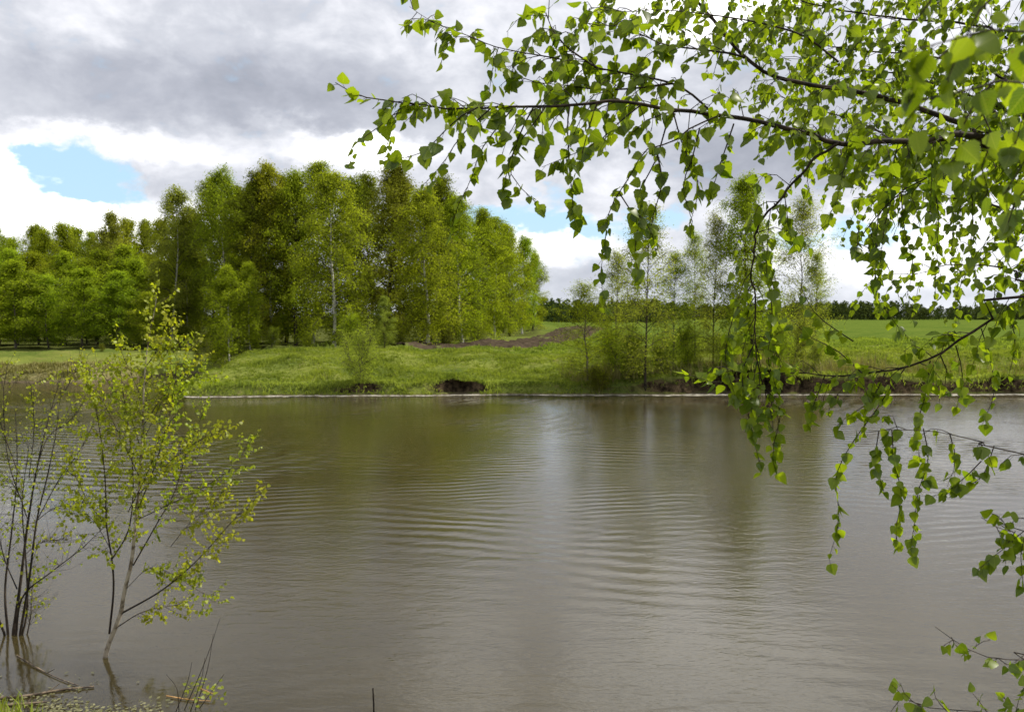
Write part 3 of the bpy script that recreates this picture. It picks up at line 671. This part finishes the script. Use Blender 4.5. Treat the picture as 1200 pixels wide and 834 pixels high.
class Spray:
    """twigs with their leaves, collected for one branch"""
    def __init__(s, rng): s.tb = Tubes(); s.c = []; s.a = []; s.sz = []; s.t = []; s.rng = rng
    def leaf(s, p, d, size, tint, down=.75):
        rng = s.rng
        ax = np.array([0, 0, -down]) + d * .35 + rng.normal(0, .42, 3)
        ax /= np.linalg.norm(ax); pet = size * rng.uniform(.25, .5)
        q_ = p + (ax * .6 + d * .3 + rng.normal(0, .25, 3)) * pet
        s.tb.add(np.array([p, q_]), [.0007, .0005], 3)
        s.c.append(q_); s.a.append(ax); s.sz.append(size * rng.uniform(.5, 1.25)); s.t.append(np.clip(tint + rng.normal(0, .32), 0, 1))
    def strand(s, pts, r0=.0016, step=.024, size=.04, tint=.5, skip=.08, dens=1.0, down=.75):
        pts = np.asarray(pts); ln = np.linalg.norm(np.diff(pts, axis=0), axis=1).sum()
        n = max(4, int(ln / .035)); pts = spline(pts, n); s.tb.add(pts, np.linspace(r0, .0006, n), 4)
        k = max(2, int(ln * (1 - skip) / step))
        for g in range(k):
            u = skip + (1 - skip) * (g + s.rng.uniform(.1, .9)) / k; i0 = min(int(u * (n - 1)), n - 2); fr = u * (n - 1) - i0
            p = pts[i0] * (1 - fr) + pts[i0 + 1] * fr; d = pts[i0 + 1] - pts[i0]; d = d / (np.linalg.norm(d) + 1e-9)
            m_ = 1 if s.rng.rand() < .35 else 2
            if s.rng.rand() > dens: continue
            for _ in range(m_): s.leaf(p, d, size * (.72 + .28 * (1 - abs(u - .5))), tint, down)
        return pts
    def build(s, parent, mat, barkm, full=True, name='branch', bnoun='leaves'):
        br = s.tb.build(name, barkm)
        part_of(name, br, parent)
        if s.c:
            c_ = np.array(s.c); rng = s.rng
            v, q4, q3, per = birch_leaves(c_, np.array(s.a), unit(len(c_), rng), np.array(s.sz), rng, full=full)
            tt_ = LT if full else np.array([0, .14, .42, .75, 1.0]); ww_ = LW if full else np.array([0, .38, .43, .21, 0])
            one = np.stack([np.stack([tt_, 0 * tt_, 0 * tt_], 1), np.stack([tt_, ww_, 0 * tt_], 1), np.stack([tt_, ww_, 0 * tt_], 1)], 1).reshape(-1, 3)
            lv = mesh_obj(bnoun, v, [q4, q3], mat, tint=np.repeat(np.array(s.t), per), smooth=True, uv=np.tile(one, (len(c_), 1)))
            lv.parent = br
            N_LEAF[0] += len(c_)
        return br

# ------------------------------------------------------------------ the birch overhanging from the right
bt_loc = (2.75, 2.35, hz(2.75, 2.35))
bt = empty('birch_tree', bt_loc, 'near birch whose leafy branches reach in from the right picture edge', 'birch')
rng = np.random.RandomState(123)
TX, TY = bt_loc[0], bt_loc[1]
tk = Tubes()
tz = np.array([bt_loc[2] - .2, 2.2, 3.4, 4.8, 6.2, 7.6, 9.0]); tp = np.stack([TX + np.array([0, .03, .06, .02, .07, .05, .1]), TY + np.array([0, .02, -.03, .05, .02, .06, .05]), tz], 1)
tk.add(spline(tp, 40), np.linspace(.115, .015, 40), 14)
part_of('trunk', tk.build('trunk', M['white_bark']), bt)
def trunk_at(z): return np.array([np.interp(z, tz, tp[:, 0]), np.interp(z, tz, tp[:, 1]), z])

def side_twigs(sp, pts, lrange, n, size, tint, step=.026, u0=.0, u1=1.0, hang=.55, rad=.0014, dens=1.0, spread=1.0):
    m_ = len(pts)
    for g in range(n):
        u = u0 + (u1 - u0) * (g + sp.rng.uniform(0, 1)) / n; i0 = min(int(u * (m_ - 1)), m_ - 2); fr = u * (m_ - 1) - i0
        p = pts[i0] * (1 - fr) + pts[i0 + 1] * fr; d = pts[i0 + 1] - pts[i0]; d /= np.linalg.norm(d) + 1e-9
        s_ = d * .8 + sp.rng.normal(0, .7 * spread, 3); s_ /= np.linalg.norm(s_); L_ = sp.rng.uniform(*lrange)
        c1 = p + s_ * L_ * .45; c2 = c1 + (s_ * .6 + np.array([0, 0, -hang])) * L_ * .5
        sp.strand([p, c1, c2], rad, step, size, tint, .15, dens)

def traced(pxpts, d0, d1, r0, r1, to_trunk=None, n=40):
    dd = np.linspace(d0, d1, len(pxpts))
    pts = [P(a, b, d) for (a, b), d in zip(pxpts, dd)]
    if to_trunk is not None: pts = [trunk_at(to_trunk)] + pts
    pts = spline(pts, n); kk = rng.normal(0, 1, (n, 3)); kk = (kk + np.roll(kk, 1, 0) + np.roll(kk, 2, 0)) * .0022; kk[0] = kk[-1] = 0
    return pts + kk, np.linspace(r0, r1, n)

LS = .038
# limb 1: the long one across the picture
sp = Spray(rng)
p1, r1 = traced([(1200, 166), (1098, 162), (1041, 164), (983, 165), (926, 151), (841, 136), (780, 127), (746, 122), (704, 120), (658, 122), (600, 126), (523, 125), (466, 120), (420, 112), (393, 97)], 2.30, 2.05, .016, .0011, 3.30, 70)
sp.tb.add(p1, r1 * np.linspace(.85, 1, 70) ** .2, 8)
side_twigs(sp, p1, (.07, .20), 60, LS, .6, u0=.46, u1=.95, hang=.5)
sp.strand(p1[-13:], .0012, .020, LS, .6, down=.5)
side_twigs(sp, p1, (.08, .26), 40, LS, .45, u0=.26, u1=.62, hang=.7)
for pts_, sz in [
  ([(600, 128), (577, 157), (562, 180), (550, 215), (535, 245), (529, 272)], LS * 1.05),
  ([(750, 124), (727, 142), (696, 169), (635, 196)], LS),
  ([(668, 122), (665, 150), (668, 200), (671, 235), (674, 268)], LS),
  ([(625, 126), (608, 160), (598, 200), (615, 225), (640, 246)], LS),
  ([(640, 124), (622, 150), (600, 180), (590, 230), (600, 235)], LS),
  ([(500, 123), (462, 134), (443, 150), (416, 169), (410, 190)], LS * .95),
  ([(560, 126), (535, 140), (505, 170), (480, 185), (455, 182)], LS),
  ([(700, 120), (690, 150), (682, 180), (676, 200)], LS),
  ([(575, 127), (540, 160), (520, 190), (498, 215)], LS)]:
    d_ = rng.uniform(1.98, 2.12); sp.strand([P(a, b, d_ + .02 * g_) for g_, (a, b) in enumerate(pts_)], .0022, .020, sz, .5)
sp.build(bt, M['birch'], M['twig'])
# limb 1 strands to the right: hanging curtains
sp = Spray(rng)
for pts_, sz in [
  ([(841, 136), (806, 152), (788, 167), (757, 176), (738, 207), (715, 245), (708, 292), (704, 325), (712, 368)], LS * .95),
  ([(780, 150), (768, 190), (754, 215), (748, 260), (744, 300), (752, 330)], LS),
  ([(770, 180), (776, 215), (766, 250), (760, 290)], LS),
  ([(725, 225), (742, 250), (760, 262), (770, 300)], LS),
  ([(820, 150), (810, 190), (800, 220), (812, 262), (808, 275)], LS * .95),
  ([(860, 145), (850, 175), (840, 205), (832, 235)], LS),
  ([(800, 130), (772, 135), (745, 150), (735, 175)], LS * .9),
  ([(788, 128), (800, 170), (812, 190), (818, 225), (806, 270)], LS * .9)]:
    d_ = rng.uniform(2.05, 2.25); sp.strand([P(a, b, d_ + .015 * g_) for g_, (a, b) in enumerate(pts_)], .0022, .022, sz, .45)
sp.build(bt, M['birch'], M['twig'])
# the dropping limb that hangs down before the bank birch
sp = Spray(rng)
p5, r5 = traced([(985, 167), (968, 178), (937, 207), (907, 238), (891, 261), (882, 292), (880, 320), (885, 360), (886, 407), (897, 456), (908, 485), (915, 512)], 2.22, 2.45, .0042, .0009, None, 50)
sp.tb.add(p5, r5, 6)
side_twigs(sp, p5, (.07, .20), 30, LS * .92, .45, u0=.12, u1=.9, hang=.8, step=.026)
for pts_ in ([(880, 292), (900, 330), (905, 380), (900, 420), (915, 470)], [(883, 330), (860, 370), (850, 420), (862, 465)], [(907, 238), (925, 270), (950, 290)], [(885, 400), (870, 440), (880, 500), (893, 552)], [(897, 456), (915, 480), (905, 530), (910, 555)]):
    sp.strand([P(a, b, 2.38) for (a, b) in pts_], .002, .021, LS, .5)
sp.build(bt, M['birch'], M['twig'])

# limb 2: rises to the upper left
sp = Spray(rng)
p2, r2 = traced([(1200, 176), (1140, 152), (1102, 136), (1071, 125), (1045, 119), (1002, 109), (933, 95), (907, 89), (872, 67), (853, 46), (837, 27), (814, 2), (790, -40)], 2.42, 2.55, .0145, .004, 3.36, 60)
sp.tb.add(p2, r2, 8)
side_twigs(sp, p2, (.10, .28), 66, LS, .5, u0=.25, hang=.5)
for pts_ in ([(872, 67), (857, 63), (820, 58), (780, 53), (750, 40), (718, 30), (690, 32)], [(834, 132), (811, 111), (788, 98), (754, 90), (696, 79), (654, 69), (608, 61), (577, 54), (554, 44), (523, 33), (500, 22), (480, 8)],
             [(983, 73), (945, 44), (907, 31), (857, 21), (780, 12), (735, 14), (690, 10)], [(700, 80), (670, 60), (650, 40), (640, 15)], [(788, 98), (740, 104), (700, 105), (660, 100), (610, 95)]):
    q_ = [P(a, b, 2.3 + .01 * g_) for g_, (a, b) in enumerate(pts_)]
    c_ = sp.strand(q_, .0034, .05, LS, .5, dens=.6); side_twigs(sp, c_, (.06, .17), int(7 + 26 * len(pts_) / 12), LS, .55, u0=.08, hang=.55)
sp.build(bt, M['birch'], M['twig'])

# limb 3: descends below limb 1 on the right
sp = Spray(rng)
p6, r6 = traced([(1200, 158), (1148, 171), (1091, 205), (1056, 226), (1029, 253), (1010, 276), (1001, 294)], 2.35, 2.55, .008, .0012, 3.25, 34)
sp.tb.add(p6, r6, 6)
side_twigs(sp, p6, (.10, .26), 34, LS, .4, u0=.32, hang=.9)
for pts_ in ([(1029, 253), (1027, 290), (1027, 341), (1050, 380), (1070, 400)], [(1056, 226), (1060, 270), (1070, 310), (1062, 350)], [(1091, 205), (1100, 250), (1098, 300), (1108, 345)], [(1080, 215), (1060, 225), (1020, 230), (1000, 232)],
             [(1130, 185), (1140, 240), (1138, 290), (1148, 340)], [(1160, 175), (1175, 230), (1182, 280), (1178, 330)], [(985, 175), (990, 205), (978, 240), (962, 270)], [(1030, 165), (1028, 200), (1040, 230), (1036, 262)], [(1070, 160), (1078, 195), (1092, 225), (1086, 262)], [(950, 160), (945, 200), (950, 230)]):
    sp.strand([P(a, b, 2.45 + rng.uniform(-.1, .25)) for (a, b) in pts_[:1]] + [P(a, b, 2.5 + .02 * g_) for g_, (a, b) in enumerate(pts_[1:])], .002, .021, LS * .95, .4)
sp.build(bt, M['birch'], M['twig'])

# limb 4: low limb over the far bank
sp = Spray(rng)
p7, r7 = traced([(1200, 348), (1167, 372), (1135, 393), (1102, 416), (1060, 432), (1037, 437), (999, 439), (967, 439), (920, 437), (880, 438), (850, 434)], 2.30, 2.62, .010, .0009, 2.75, 46)
sp.tb.add(p7, r7, 7)
side_twigs(sp, p7, (.08, .2), 50, LS, .5, u0=.26, hang=.6)
for pts_ in ([(1060, 432), (1041, 458), (1027, 480), (996, 523), (980, 560), (983, 610), (971, 655)], [(1090, 422), (1085, 460), (1075, 500), (1078, 540)], [(1120, 405), (1128, 440), (1120, 480)], [(1037, 437), (1020, 470), (990, 490), (975, 505)],
             [(967, 439), (955, 470), (945, 500)], [(920, 437), (885, 440), (840, 448), (800, 436)], [(1150, 385), (1160, 420), (1165, 460), (1150, 500)], [(1180, 360), (1190, 400), (1182, 440)], [(1102, 416), (1110, 440), (1100, 470)],
             [(1000, 400), (960, 372), (945, 350), (938, 335)], [(1010, 437), (980, 410), (950, 395), (925, 372)]):
    sp.strand([P(a, b, 2.42 + .02 * g_) for g_, (a, b) in enumerate(pts_)], .002, .022, LS * .95, .5)
sp.build(bt, M['birch'], M['twig'])

# limb 5: thin limb over the water
sp = Spray(rng)
p8, r8 = traced([(1200, 533), (1150, 518), (1113, 508), (1082, 502), (1045, 503), (1018, 506)], 2.25, 2.4, .005, .0008, 2.35, 30)
sp.tb.add(p8, r8, 6); side_twigs(sp, p8, (.06, .14), 12, LS, .5, u0=.4, hang=.6)
for pts_ in ([(1045, 503), (1048, 540), (1056, 580), (1050, 620), (1052, 640)], [(1082, 502), (1088, 540), (1076, 575), (1072, 610), (1066, 650)], [(1113, 508), (1120, 540), (1110, 570)], [(1150, 540), (1130, 560), (1105, 580)], [(1165, 522), (1150, 560), (1120, 575), (1095, 580)], [(1030, 505), (1026, 540), (1036, 575)]):
    sp.strand([P(a, b, 2.32 + .02 * g_) for g_, (a, b) in enumerate(pts_)], .0018, .021, LS * .95, .45)
sp.build(bt, M['birch'], M['twig'])
# low shoots at the right edge
for d_, z_, main, subs in (
  (2.0, 1.9, [(1215, 625), (1190, 622), (1165, 612), (1150, 606)], [[(1190, 622), (1175, 645), (1160, 655), (1145, 668)], [(1200, 630), (1196, 655), (1200, 690)], [(1180, 618), (1172, 606), (1160, 600)], [(1200, 622), (1185, 635), (1178, 660)], [(1205, 610), (1195, 606), (1186, 612)]]),
  (2.2, 1.75, [(1225, 772), (1200, 773), (1162, 770), (1125, 752), (1096, 734)], [[(1170, 771), (1180, 778), (1196, 782)], [(1140, 760), (1150, 752), (1160, 750)], [(1115, 746), (1120, 756), (1132, 764)]]),
  (2.0, 1.6, [(1215, 850), (1160, 838), (1110, 833), (1070, 824), (1045, 802)], [[(1110, 833), (1098, 820), (1094, 808)], [(1080, 828), (1062, 815), (1055, 800)], [(1160, 838), (1148, 822), (1140, 812)], [(1190, 845), (1192, 825), (1200, 805)], [(1175, 842), (1180, 822), (1172, 812)]])):
    sp = Spray(rng); pm_, rm_ = traced(main, d_ + .1, d_, .004, .0008, z_, 26); sp.tb.add(pm_, rm_, 5)
    side_twigs(sp, pm_, (.04, .09), 7, LS * .85, .45, u0=.6, hang=.1)
    for pts_ in subs: sp.strand([P(a, b, d_) for (a, b) in pts_], .0012, .018, LS * .9, .45, down=.3)
    sp.build(bt, M['birch'], M['twig'])

# denser limbs behind, upper right (farther away, so smaller in the picture)
for z_, main, dep, nt in (
  (4.6, [(1230, 40), (1150, 30), (1060, 22), (980, 10), (900, -6), (830, -20)], (3.2, 3.9), 60),
  (4.4, [(1230, 90), (1150, 78), (1080, 66), (1010, 60), (950, 48), (890, 30)], (3.3, 3.9), 62),
  (4.2, [(1230, 130), (1160, 118), (1100, 100), (1040, 86), (985, 84), (930, 66)], (3.1, 4.0), 58),
  (4.0, [(1230, 190), (1170, 178), (1110, 172), (1050, 160), (1000, 140), (950, 125), (905, 110)], (3.3, 4.2), 58),
  (3.8, [(1230, 262), (1180, 245), (1130, 232), (1080, 225), (1030, 205), (990, 190)], (3.3, 4.1), 46),
  (3.6, [(1230, 330), (1190, 318), (1150, 310), (1110, 310), (1070, 322)], (3.2, 3.9), 32),
  (5.0, [(1230, -15), (1160, -20), (1080, -30), (1000, -32), (900, -40), (800, -42), (720, -34)], (3.0, 3.4), 60)):
    sp = Spray(rng); pm_, rm_ = traced(main, dep[0], dep[1], .009, .0015, z_ - .4, 40); sp.tb.add(pm_, rm_, 6)
    side_twigs(sp, pm_, (.16, .46), int(nt * 1.5), LS, .5, u0=.22, hang=.9, step=.032, spread=1.25)
    sp.build(bt, M['birch'], M['twig'], full=False)
# foliage close to the camera, upper right
sp = Spray(rng)
for pts_, d_ in (([(1260, 20), (1200, 40), (1150, 35), (1105, 50), (1060, 62)], .85), ([(1260, 90), (1200, 100), (1165, 95), (1120, 110), (1075, 120), (1055, 150)], .95), ([(1180, -20), (1150, 10), (1130, 45), (1110, 95)], .9), ([(1260, 150), (1210, 165), (1195, 200), (1175, 230)], 1.15), ([(1260, 0), (1215, 20), (1190, 60), (1170, 110)], 1.05), ([(1100, -20), (1085, 10), (1060, 35)], 1.1), ([(1150, 130), (1165, 150), (1150, 200), (1160, 230)], 1.3), ([(1110, 60), (1085, 80), (1065, 110), (1070, 150)], 1.0), ([(1165, 95), (1130, 140), (1120, 190)], 1.1), ([(1260, 60), (1225, 80), (1200, 130), (1190, 170)], 1.2), ([(1240, 200), (1205, 215), (1180, 260), (1185, 300)], 1.4)):
    sp.strand([P(a, b, d_) for (a, b) in pts_], .0017, .024, .034, .5)
pm_ = spline([trunk_at(4.3), np.array([2.0, 1.6, 4.0]), P(1260, 20, .95)], 14); sp.tb.add(pm_, np.linspace(.006, .0018, 14), 5)
for (a, b, d_) in ((1260, 90, .95), (1260, 150, 1.15), (1260, 0, 1.05)): sp.tb.add(spline([pm_[9], P(a, b, d_)], 5), np.linspace(.002, .0015, 5), 4)
sp.build(bt, M['birch'], M['twig'])
# upper crown out of the frame
sp = Spray(rng)
for g in range(16):
    z_ = rng.uniform(5.0, 8.6); ph = g * 2.4; L_ = (9.3 - z_) * .42 + .4; b0 = trunk_at(z_)
    q_ = spline([b0, b0 + np.array([math.cos(ph), math.sin(ph), .5]) * L_ * .5, b0 + np.array([math.cos(ph), math.sin(ph), .35]) * L_], 16)
    sp.tb.add(q_, np.linspace(.012, .002, 16), 5); side_twigs(sp, q_, (.2, .5), 9, LS * 1.25, .5, step=.06, u0=.25, hang=.9)
sp.build(bt, M['birch'], M['twig'], full=False)

# ------------------------------------------------------------------ the sapling in the water at left
rng = np.random.RandomState(77)
DS = 6.95
sap_loc = P(121, 774, DS); sap_loc[2] = 0
sa = empty('birch_sapling', tuple(sap_loc), 'leafy yellow-green birch sapling with a pale crooked trunk rising from the water', 'sapling')
stems = [
  ([(121, 782), (124, 765), (131, 744), (141, 721), (146, 691), (154, 659), (159, 609), (164, 560), (167, 505), (169, 450), (173, 405), (180, 370), (184, 345)], .022, .002, 0.0),
  ([(128, 742), (133, 691), (131, 655), (125, 616), (123, 560), (117, 505), (108, 460), (104, 430)], .010, .0015, -.2),
  ([(131, 655), (151, 619), (156, 560), (150, 500), (143, 450), (140, 420)], .007, .0012, .25),
  ([(141, 719), (184, 695), (214, 672), (240, 647), (262, 622), (282, 600), (300, 585)], .009, .001, -.3),
  ([(138, 734), (164, 718), (190, 711), (220, 708)], .006, .001, .2),
  ([(156, 662), (184, 613), (205, 575), (220, 525), (238, 485)], .007, .001, .3),
  ([(160, 600), (180, 550), (195, 500), (204, 455), (208, 420)], .006, .001, -.25),
  ([(166, 520), (190, 470), (205, 440), (222, 412)], .004, .001, .2),
  ([(164, 560), (140, 510), (120, 470), (100, 450)], .004, .001, -.3),
  ([(168, 470), (150, 430), (138, 400)], .003, .001, .2),
  ([(171, 430), (190, 400), (205, 375)], .003, .001, -.2),
  ([(158, 610), (200, 590), (240, 570), (275, 545), (290, 520)], .005, .001, .35),
  ([(146, 691), (180, 665), (230, 690), (250, 705)], .003, .001, -.2),
  ([(162, 580), (200, 540), (235, 515), (268, 500)], .004, .001, -.3),
  ([(125, 616), (105, 590), (90, 560), (82, 535)], .004, .001, .2),
  ([(128, 640), (110, 610), (95, 600), (75, 605)], .003, .001, -.25),
  ([(166, 530), (150, 480), (128, 450), (112, 425)], .004, .001, .3),
  ([(167, 500), (195, 460), (230, 440), (250, 445)], .004, .001, .3),
  ([(170, 450), (195, 415), (215, 400)], .003, .001, -.1),
  ([(150, 600), (170, 560), (185, 520), (188, 480)], .004, .001, -.35),
  ([(200, 640), (225, 610), (250, 590), (262, 575)], .003, .001, .1),
]
t0 = Tubes(); p_, r_ = None, None
for k_, (pp, ra, rb, dv) in enumerate(stems):
    pts_ = spline([P(a, b, DS + dv * g_ / max(1, len(pp) - 1)) for g_, (a, b) in enumerate(pp)], 26)
    if k_ == 0:
        pts_[0][2] = -.12
        t0.add(pts_, np.linspace(ra, rb, 26), 8); part_of('trunk', t0.build('trunk', M['sap_bark']), sa)
        sp = Spray(rng); side_twigs(sp, pts_, (.12, .36), 84, .034, .55, step=.026, u0=.33, hang=-.25, rad=.0018, spread=1.2); sp.build(sa, M['sap'], M['twig'], False, 'twigs')
    else:
        sp = Spray(rng); sp.tb.add(pts_, np.linspace(ra, rb, 26), 5)
        ln = np.linalg.norm(np.diff(pts_, axis=0), axis=1).sum()
        side_twigs(sp, pts_, (.10, .30), int(28 * ln) + 7, .034, .55, step=.024, u0=.24, hang=-.2, rad=.0018, spread=1.15)
        sp.build(sa, M['sap'], M['twig'], False)

# multi-stemmed bare shrub at the left edge
DB = 7.45
sh_loc = P(20, 748, DB); sh_loc[2] = 0
sh = empty('bare_shrub', tuple(sh_loc), 'nearly leafless dark multi-stemmed shrub standing in the water at the left edge', 'shrub')
shs = [
  ([(14, 752), (23, 690), (33, 610), (45, 540), (60, 480), (72, 440)], .016), ([(22, 752), (34, 680), (43, 610), (55, 560), (66, 505), (70, 470)], .013), ([(18, 752), (26, 700), (60, 670), (95, 643), (122, 617)], .011),
  ([(10, 750), (6, 690), (14, 620), (20, 550), (18, 480)], .012), ([(24, 752), (32, 712), (30, 650), (26, 590), (34, 520)], .010), ([(8, 750), (-10, 700), (-25, 640), (-20, 560)], .011),
  ([(30, 752), (36, 720), (37, 690)], .008), ([(20, 690), (4, 650), (-8, 590)], .006), ([(43, 610), (60, 597), (80, 590), (100, 588)], .004), ([(33, 610), (20, 575), (8, 560)], .004), ([(45, 540), (58, 510), (85, 490), (98, 470)], .004), ([(28, 650), (50, 635), (80, 632)], .003), ([(60, 480), (78, 455), (92, 425)], .004), ([(20, 550), (2, 500), (-8, 450)], .005), ([(30, 600), (10, 540), (4, 470), (8, 430)], .005), ([(43, 610), (70, 560), (92, 530), (108, 500)], .005), ([(34, 560), (40, 500), (36, 450)], .004)]
for k_, (pp, ra) in enumerate(shs):
    dv = rng.uniform(-.35, .35); sp = Spray(rng)
    pts_ = spline([P(a, b, DB + dv * g_ / (len(pp) - 1)) for g_, (a, b) in enumerate(pp)], 22)
    if pp[0][1] >= 748: pts_[0][2] = -.12
    sp.tb.add(pts_, np.linspace(ra, .0018, 22), 6)
    side_twigs(sp, pts_, (.10, .38), 46, .030, .5, step=.04, u0=.28, hang=-.25, rad=.0018, dens=.38, spread=1.0)
    sp.build(sh, M['sap'], M['bark'], False, 'stem')

# ------------------------------------------------------------------ sticks and litter at the near water edge
def stick(name, label, cat, pts, r, mat, group=None):
    tb = Tubes(); n = 14; pp = spline(pts, n); tb.add(pp, np.linspace(r, r * .55, n) * (1 + .12 * rng.normal(size=n)), 6)
    tb.add(np.array([pp[n // 2], pp[n // 2] + (pp[-1] - pp[0]) * .10 + np.array([.0, .02, .05])]), [r * .5, r * .2], 4)
    return tag(tb.build(name, M[mat]), label, cat, group)
def W(px, py, z=.01):
    r_ = ray(px, py); s_ = (z - CZ) / r_[2]; return np.array([r_[0] * s_, r_[1] * s_, z])
g_st = 'sticks floating at the lower left'
stick('fallen_stick', 'long pale floating stick reaching in from the lower left edge', 'stick', [W(-6, 818), W(30, 815), W(70, 808), W(110, 804)], .012, 'stick', g_st)
stick('fallen_stick', 'short dark floating stick below the long pale one', 'stick', [W(4, 826), W(30, 824), W(55, 822)], .012, 'stick', g_st)
stick('fallen_stick', 'thin floating stick left of the sapling foot', 'stick', [W(20, 768, .02), W(45, 783), W(70, 795), (W(92, 803))], .008, 'stick', g_st)
stick('dry_straw', 'orange straw floating flat right of the sapling foot', 'straw', [W(195, 815), W(220, 819), W(247, 821)], .006, 'straw')
stick('dry_straw', 'shorter orange straw lying across the floating tuft', 'straw', [W(231, 805, .06), W(241, 809, .05), W(251, 813, .04)], .006, 'straw')
stick('upright_stick', 'thin dark stick poking straight out of the water near the bottom', 'stick', [W(438, 845, -.05), P(438, 826, 5.9), P(437, 806, 5.9)], .009, 'bark')
# a tuft of stalks in the water
tu_loc = W(230, 822, 0)
tu = empty('stalk_tuft', tuple(tu_loc), 'tuft of thin bent stalks with a few leaves in the water right of the sapling', 'water plant')
for (a, b, c_, e2) in ((215, 834, 258, 724), (222, 836, 240, 770), (228, 834, 250, 742), (210, 834, 195, 790), (232, 832, 262, 790), (205, 836, 225, 775)):
    sp = Spray(rng); p0, p2 = W(a, b, -.02), P(c_, e2, W(a, b)[1] - .05); sp.tb.add(spline([p0, (p0 + p2) / 2 + np.array([.03, 0, .04]), p2], 10), np.linspace(.0035, .0012, 10), 4)
    sp.build(tu, M['sap'], M['twig'], False, 'stalk')
cc = np.array([W(238 + rng.normal(0, 15), 808 + rng.normal(0, 8), rng.uniform(.02, .16)) for g in range(48)])
v, q4, q3, per = birch_leaves(cc, unit(48, rng) * np.array([1, 1, .4]), unit(48, rng) * .5 + np.array([0, 0, 1]), .035 * rng.uniform(.7, 1.2, 48), rng, full=False)
part_of('leaves', mesh_obj('leaves', v, [q4, q3], M['sap'], tint=np.repeat(rng.rand(48) * .5, per), smooth=True), tu)
# litter of leaves and duckweed on the calm water
n = 1100; pxs = np.concatenate([rng.uniform(-40, 200, n // 2), rng.normal(60, 80, n // 2)]); pys = 834 + 12 - np.abs(rng.normal(0, 20, n))
cc = np.array([W(a, b, .006 + .006 * rng.rand()) for a, b in zip(pxs, pys)]); keep = (fbm(cc[:, 0], cc[:, 1], 2.5, 90) > -.06); cc = cc[keep]; n = len(cc)
ax_ = np.stack([rng.normal(size=n), rng.normal(size=n), rng.normal(0, .08, n)], 1)
v, f_ = quads(cc, ax_, np.stack([rng.normal(0, .15, n), rng.normal(0, .15, n), np.ones(n)], 1), .03 * rng.uniform(.5, 1.6, n), .6)
tag(mesh_obj('floating_litter', v, [f_], M['debris'], tint=np.repeat(rng.rand(n), 4)), 'pale floating leaf litter at the lower left water edge', 'litter', kind='stuff')
print('LEAVES', N_LEAF[0])
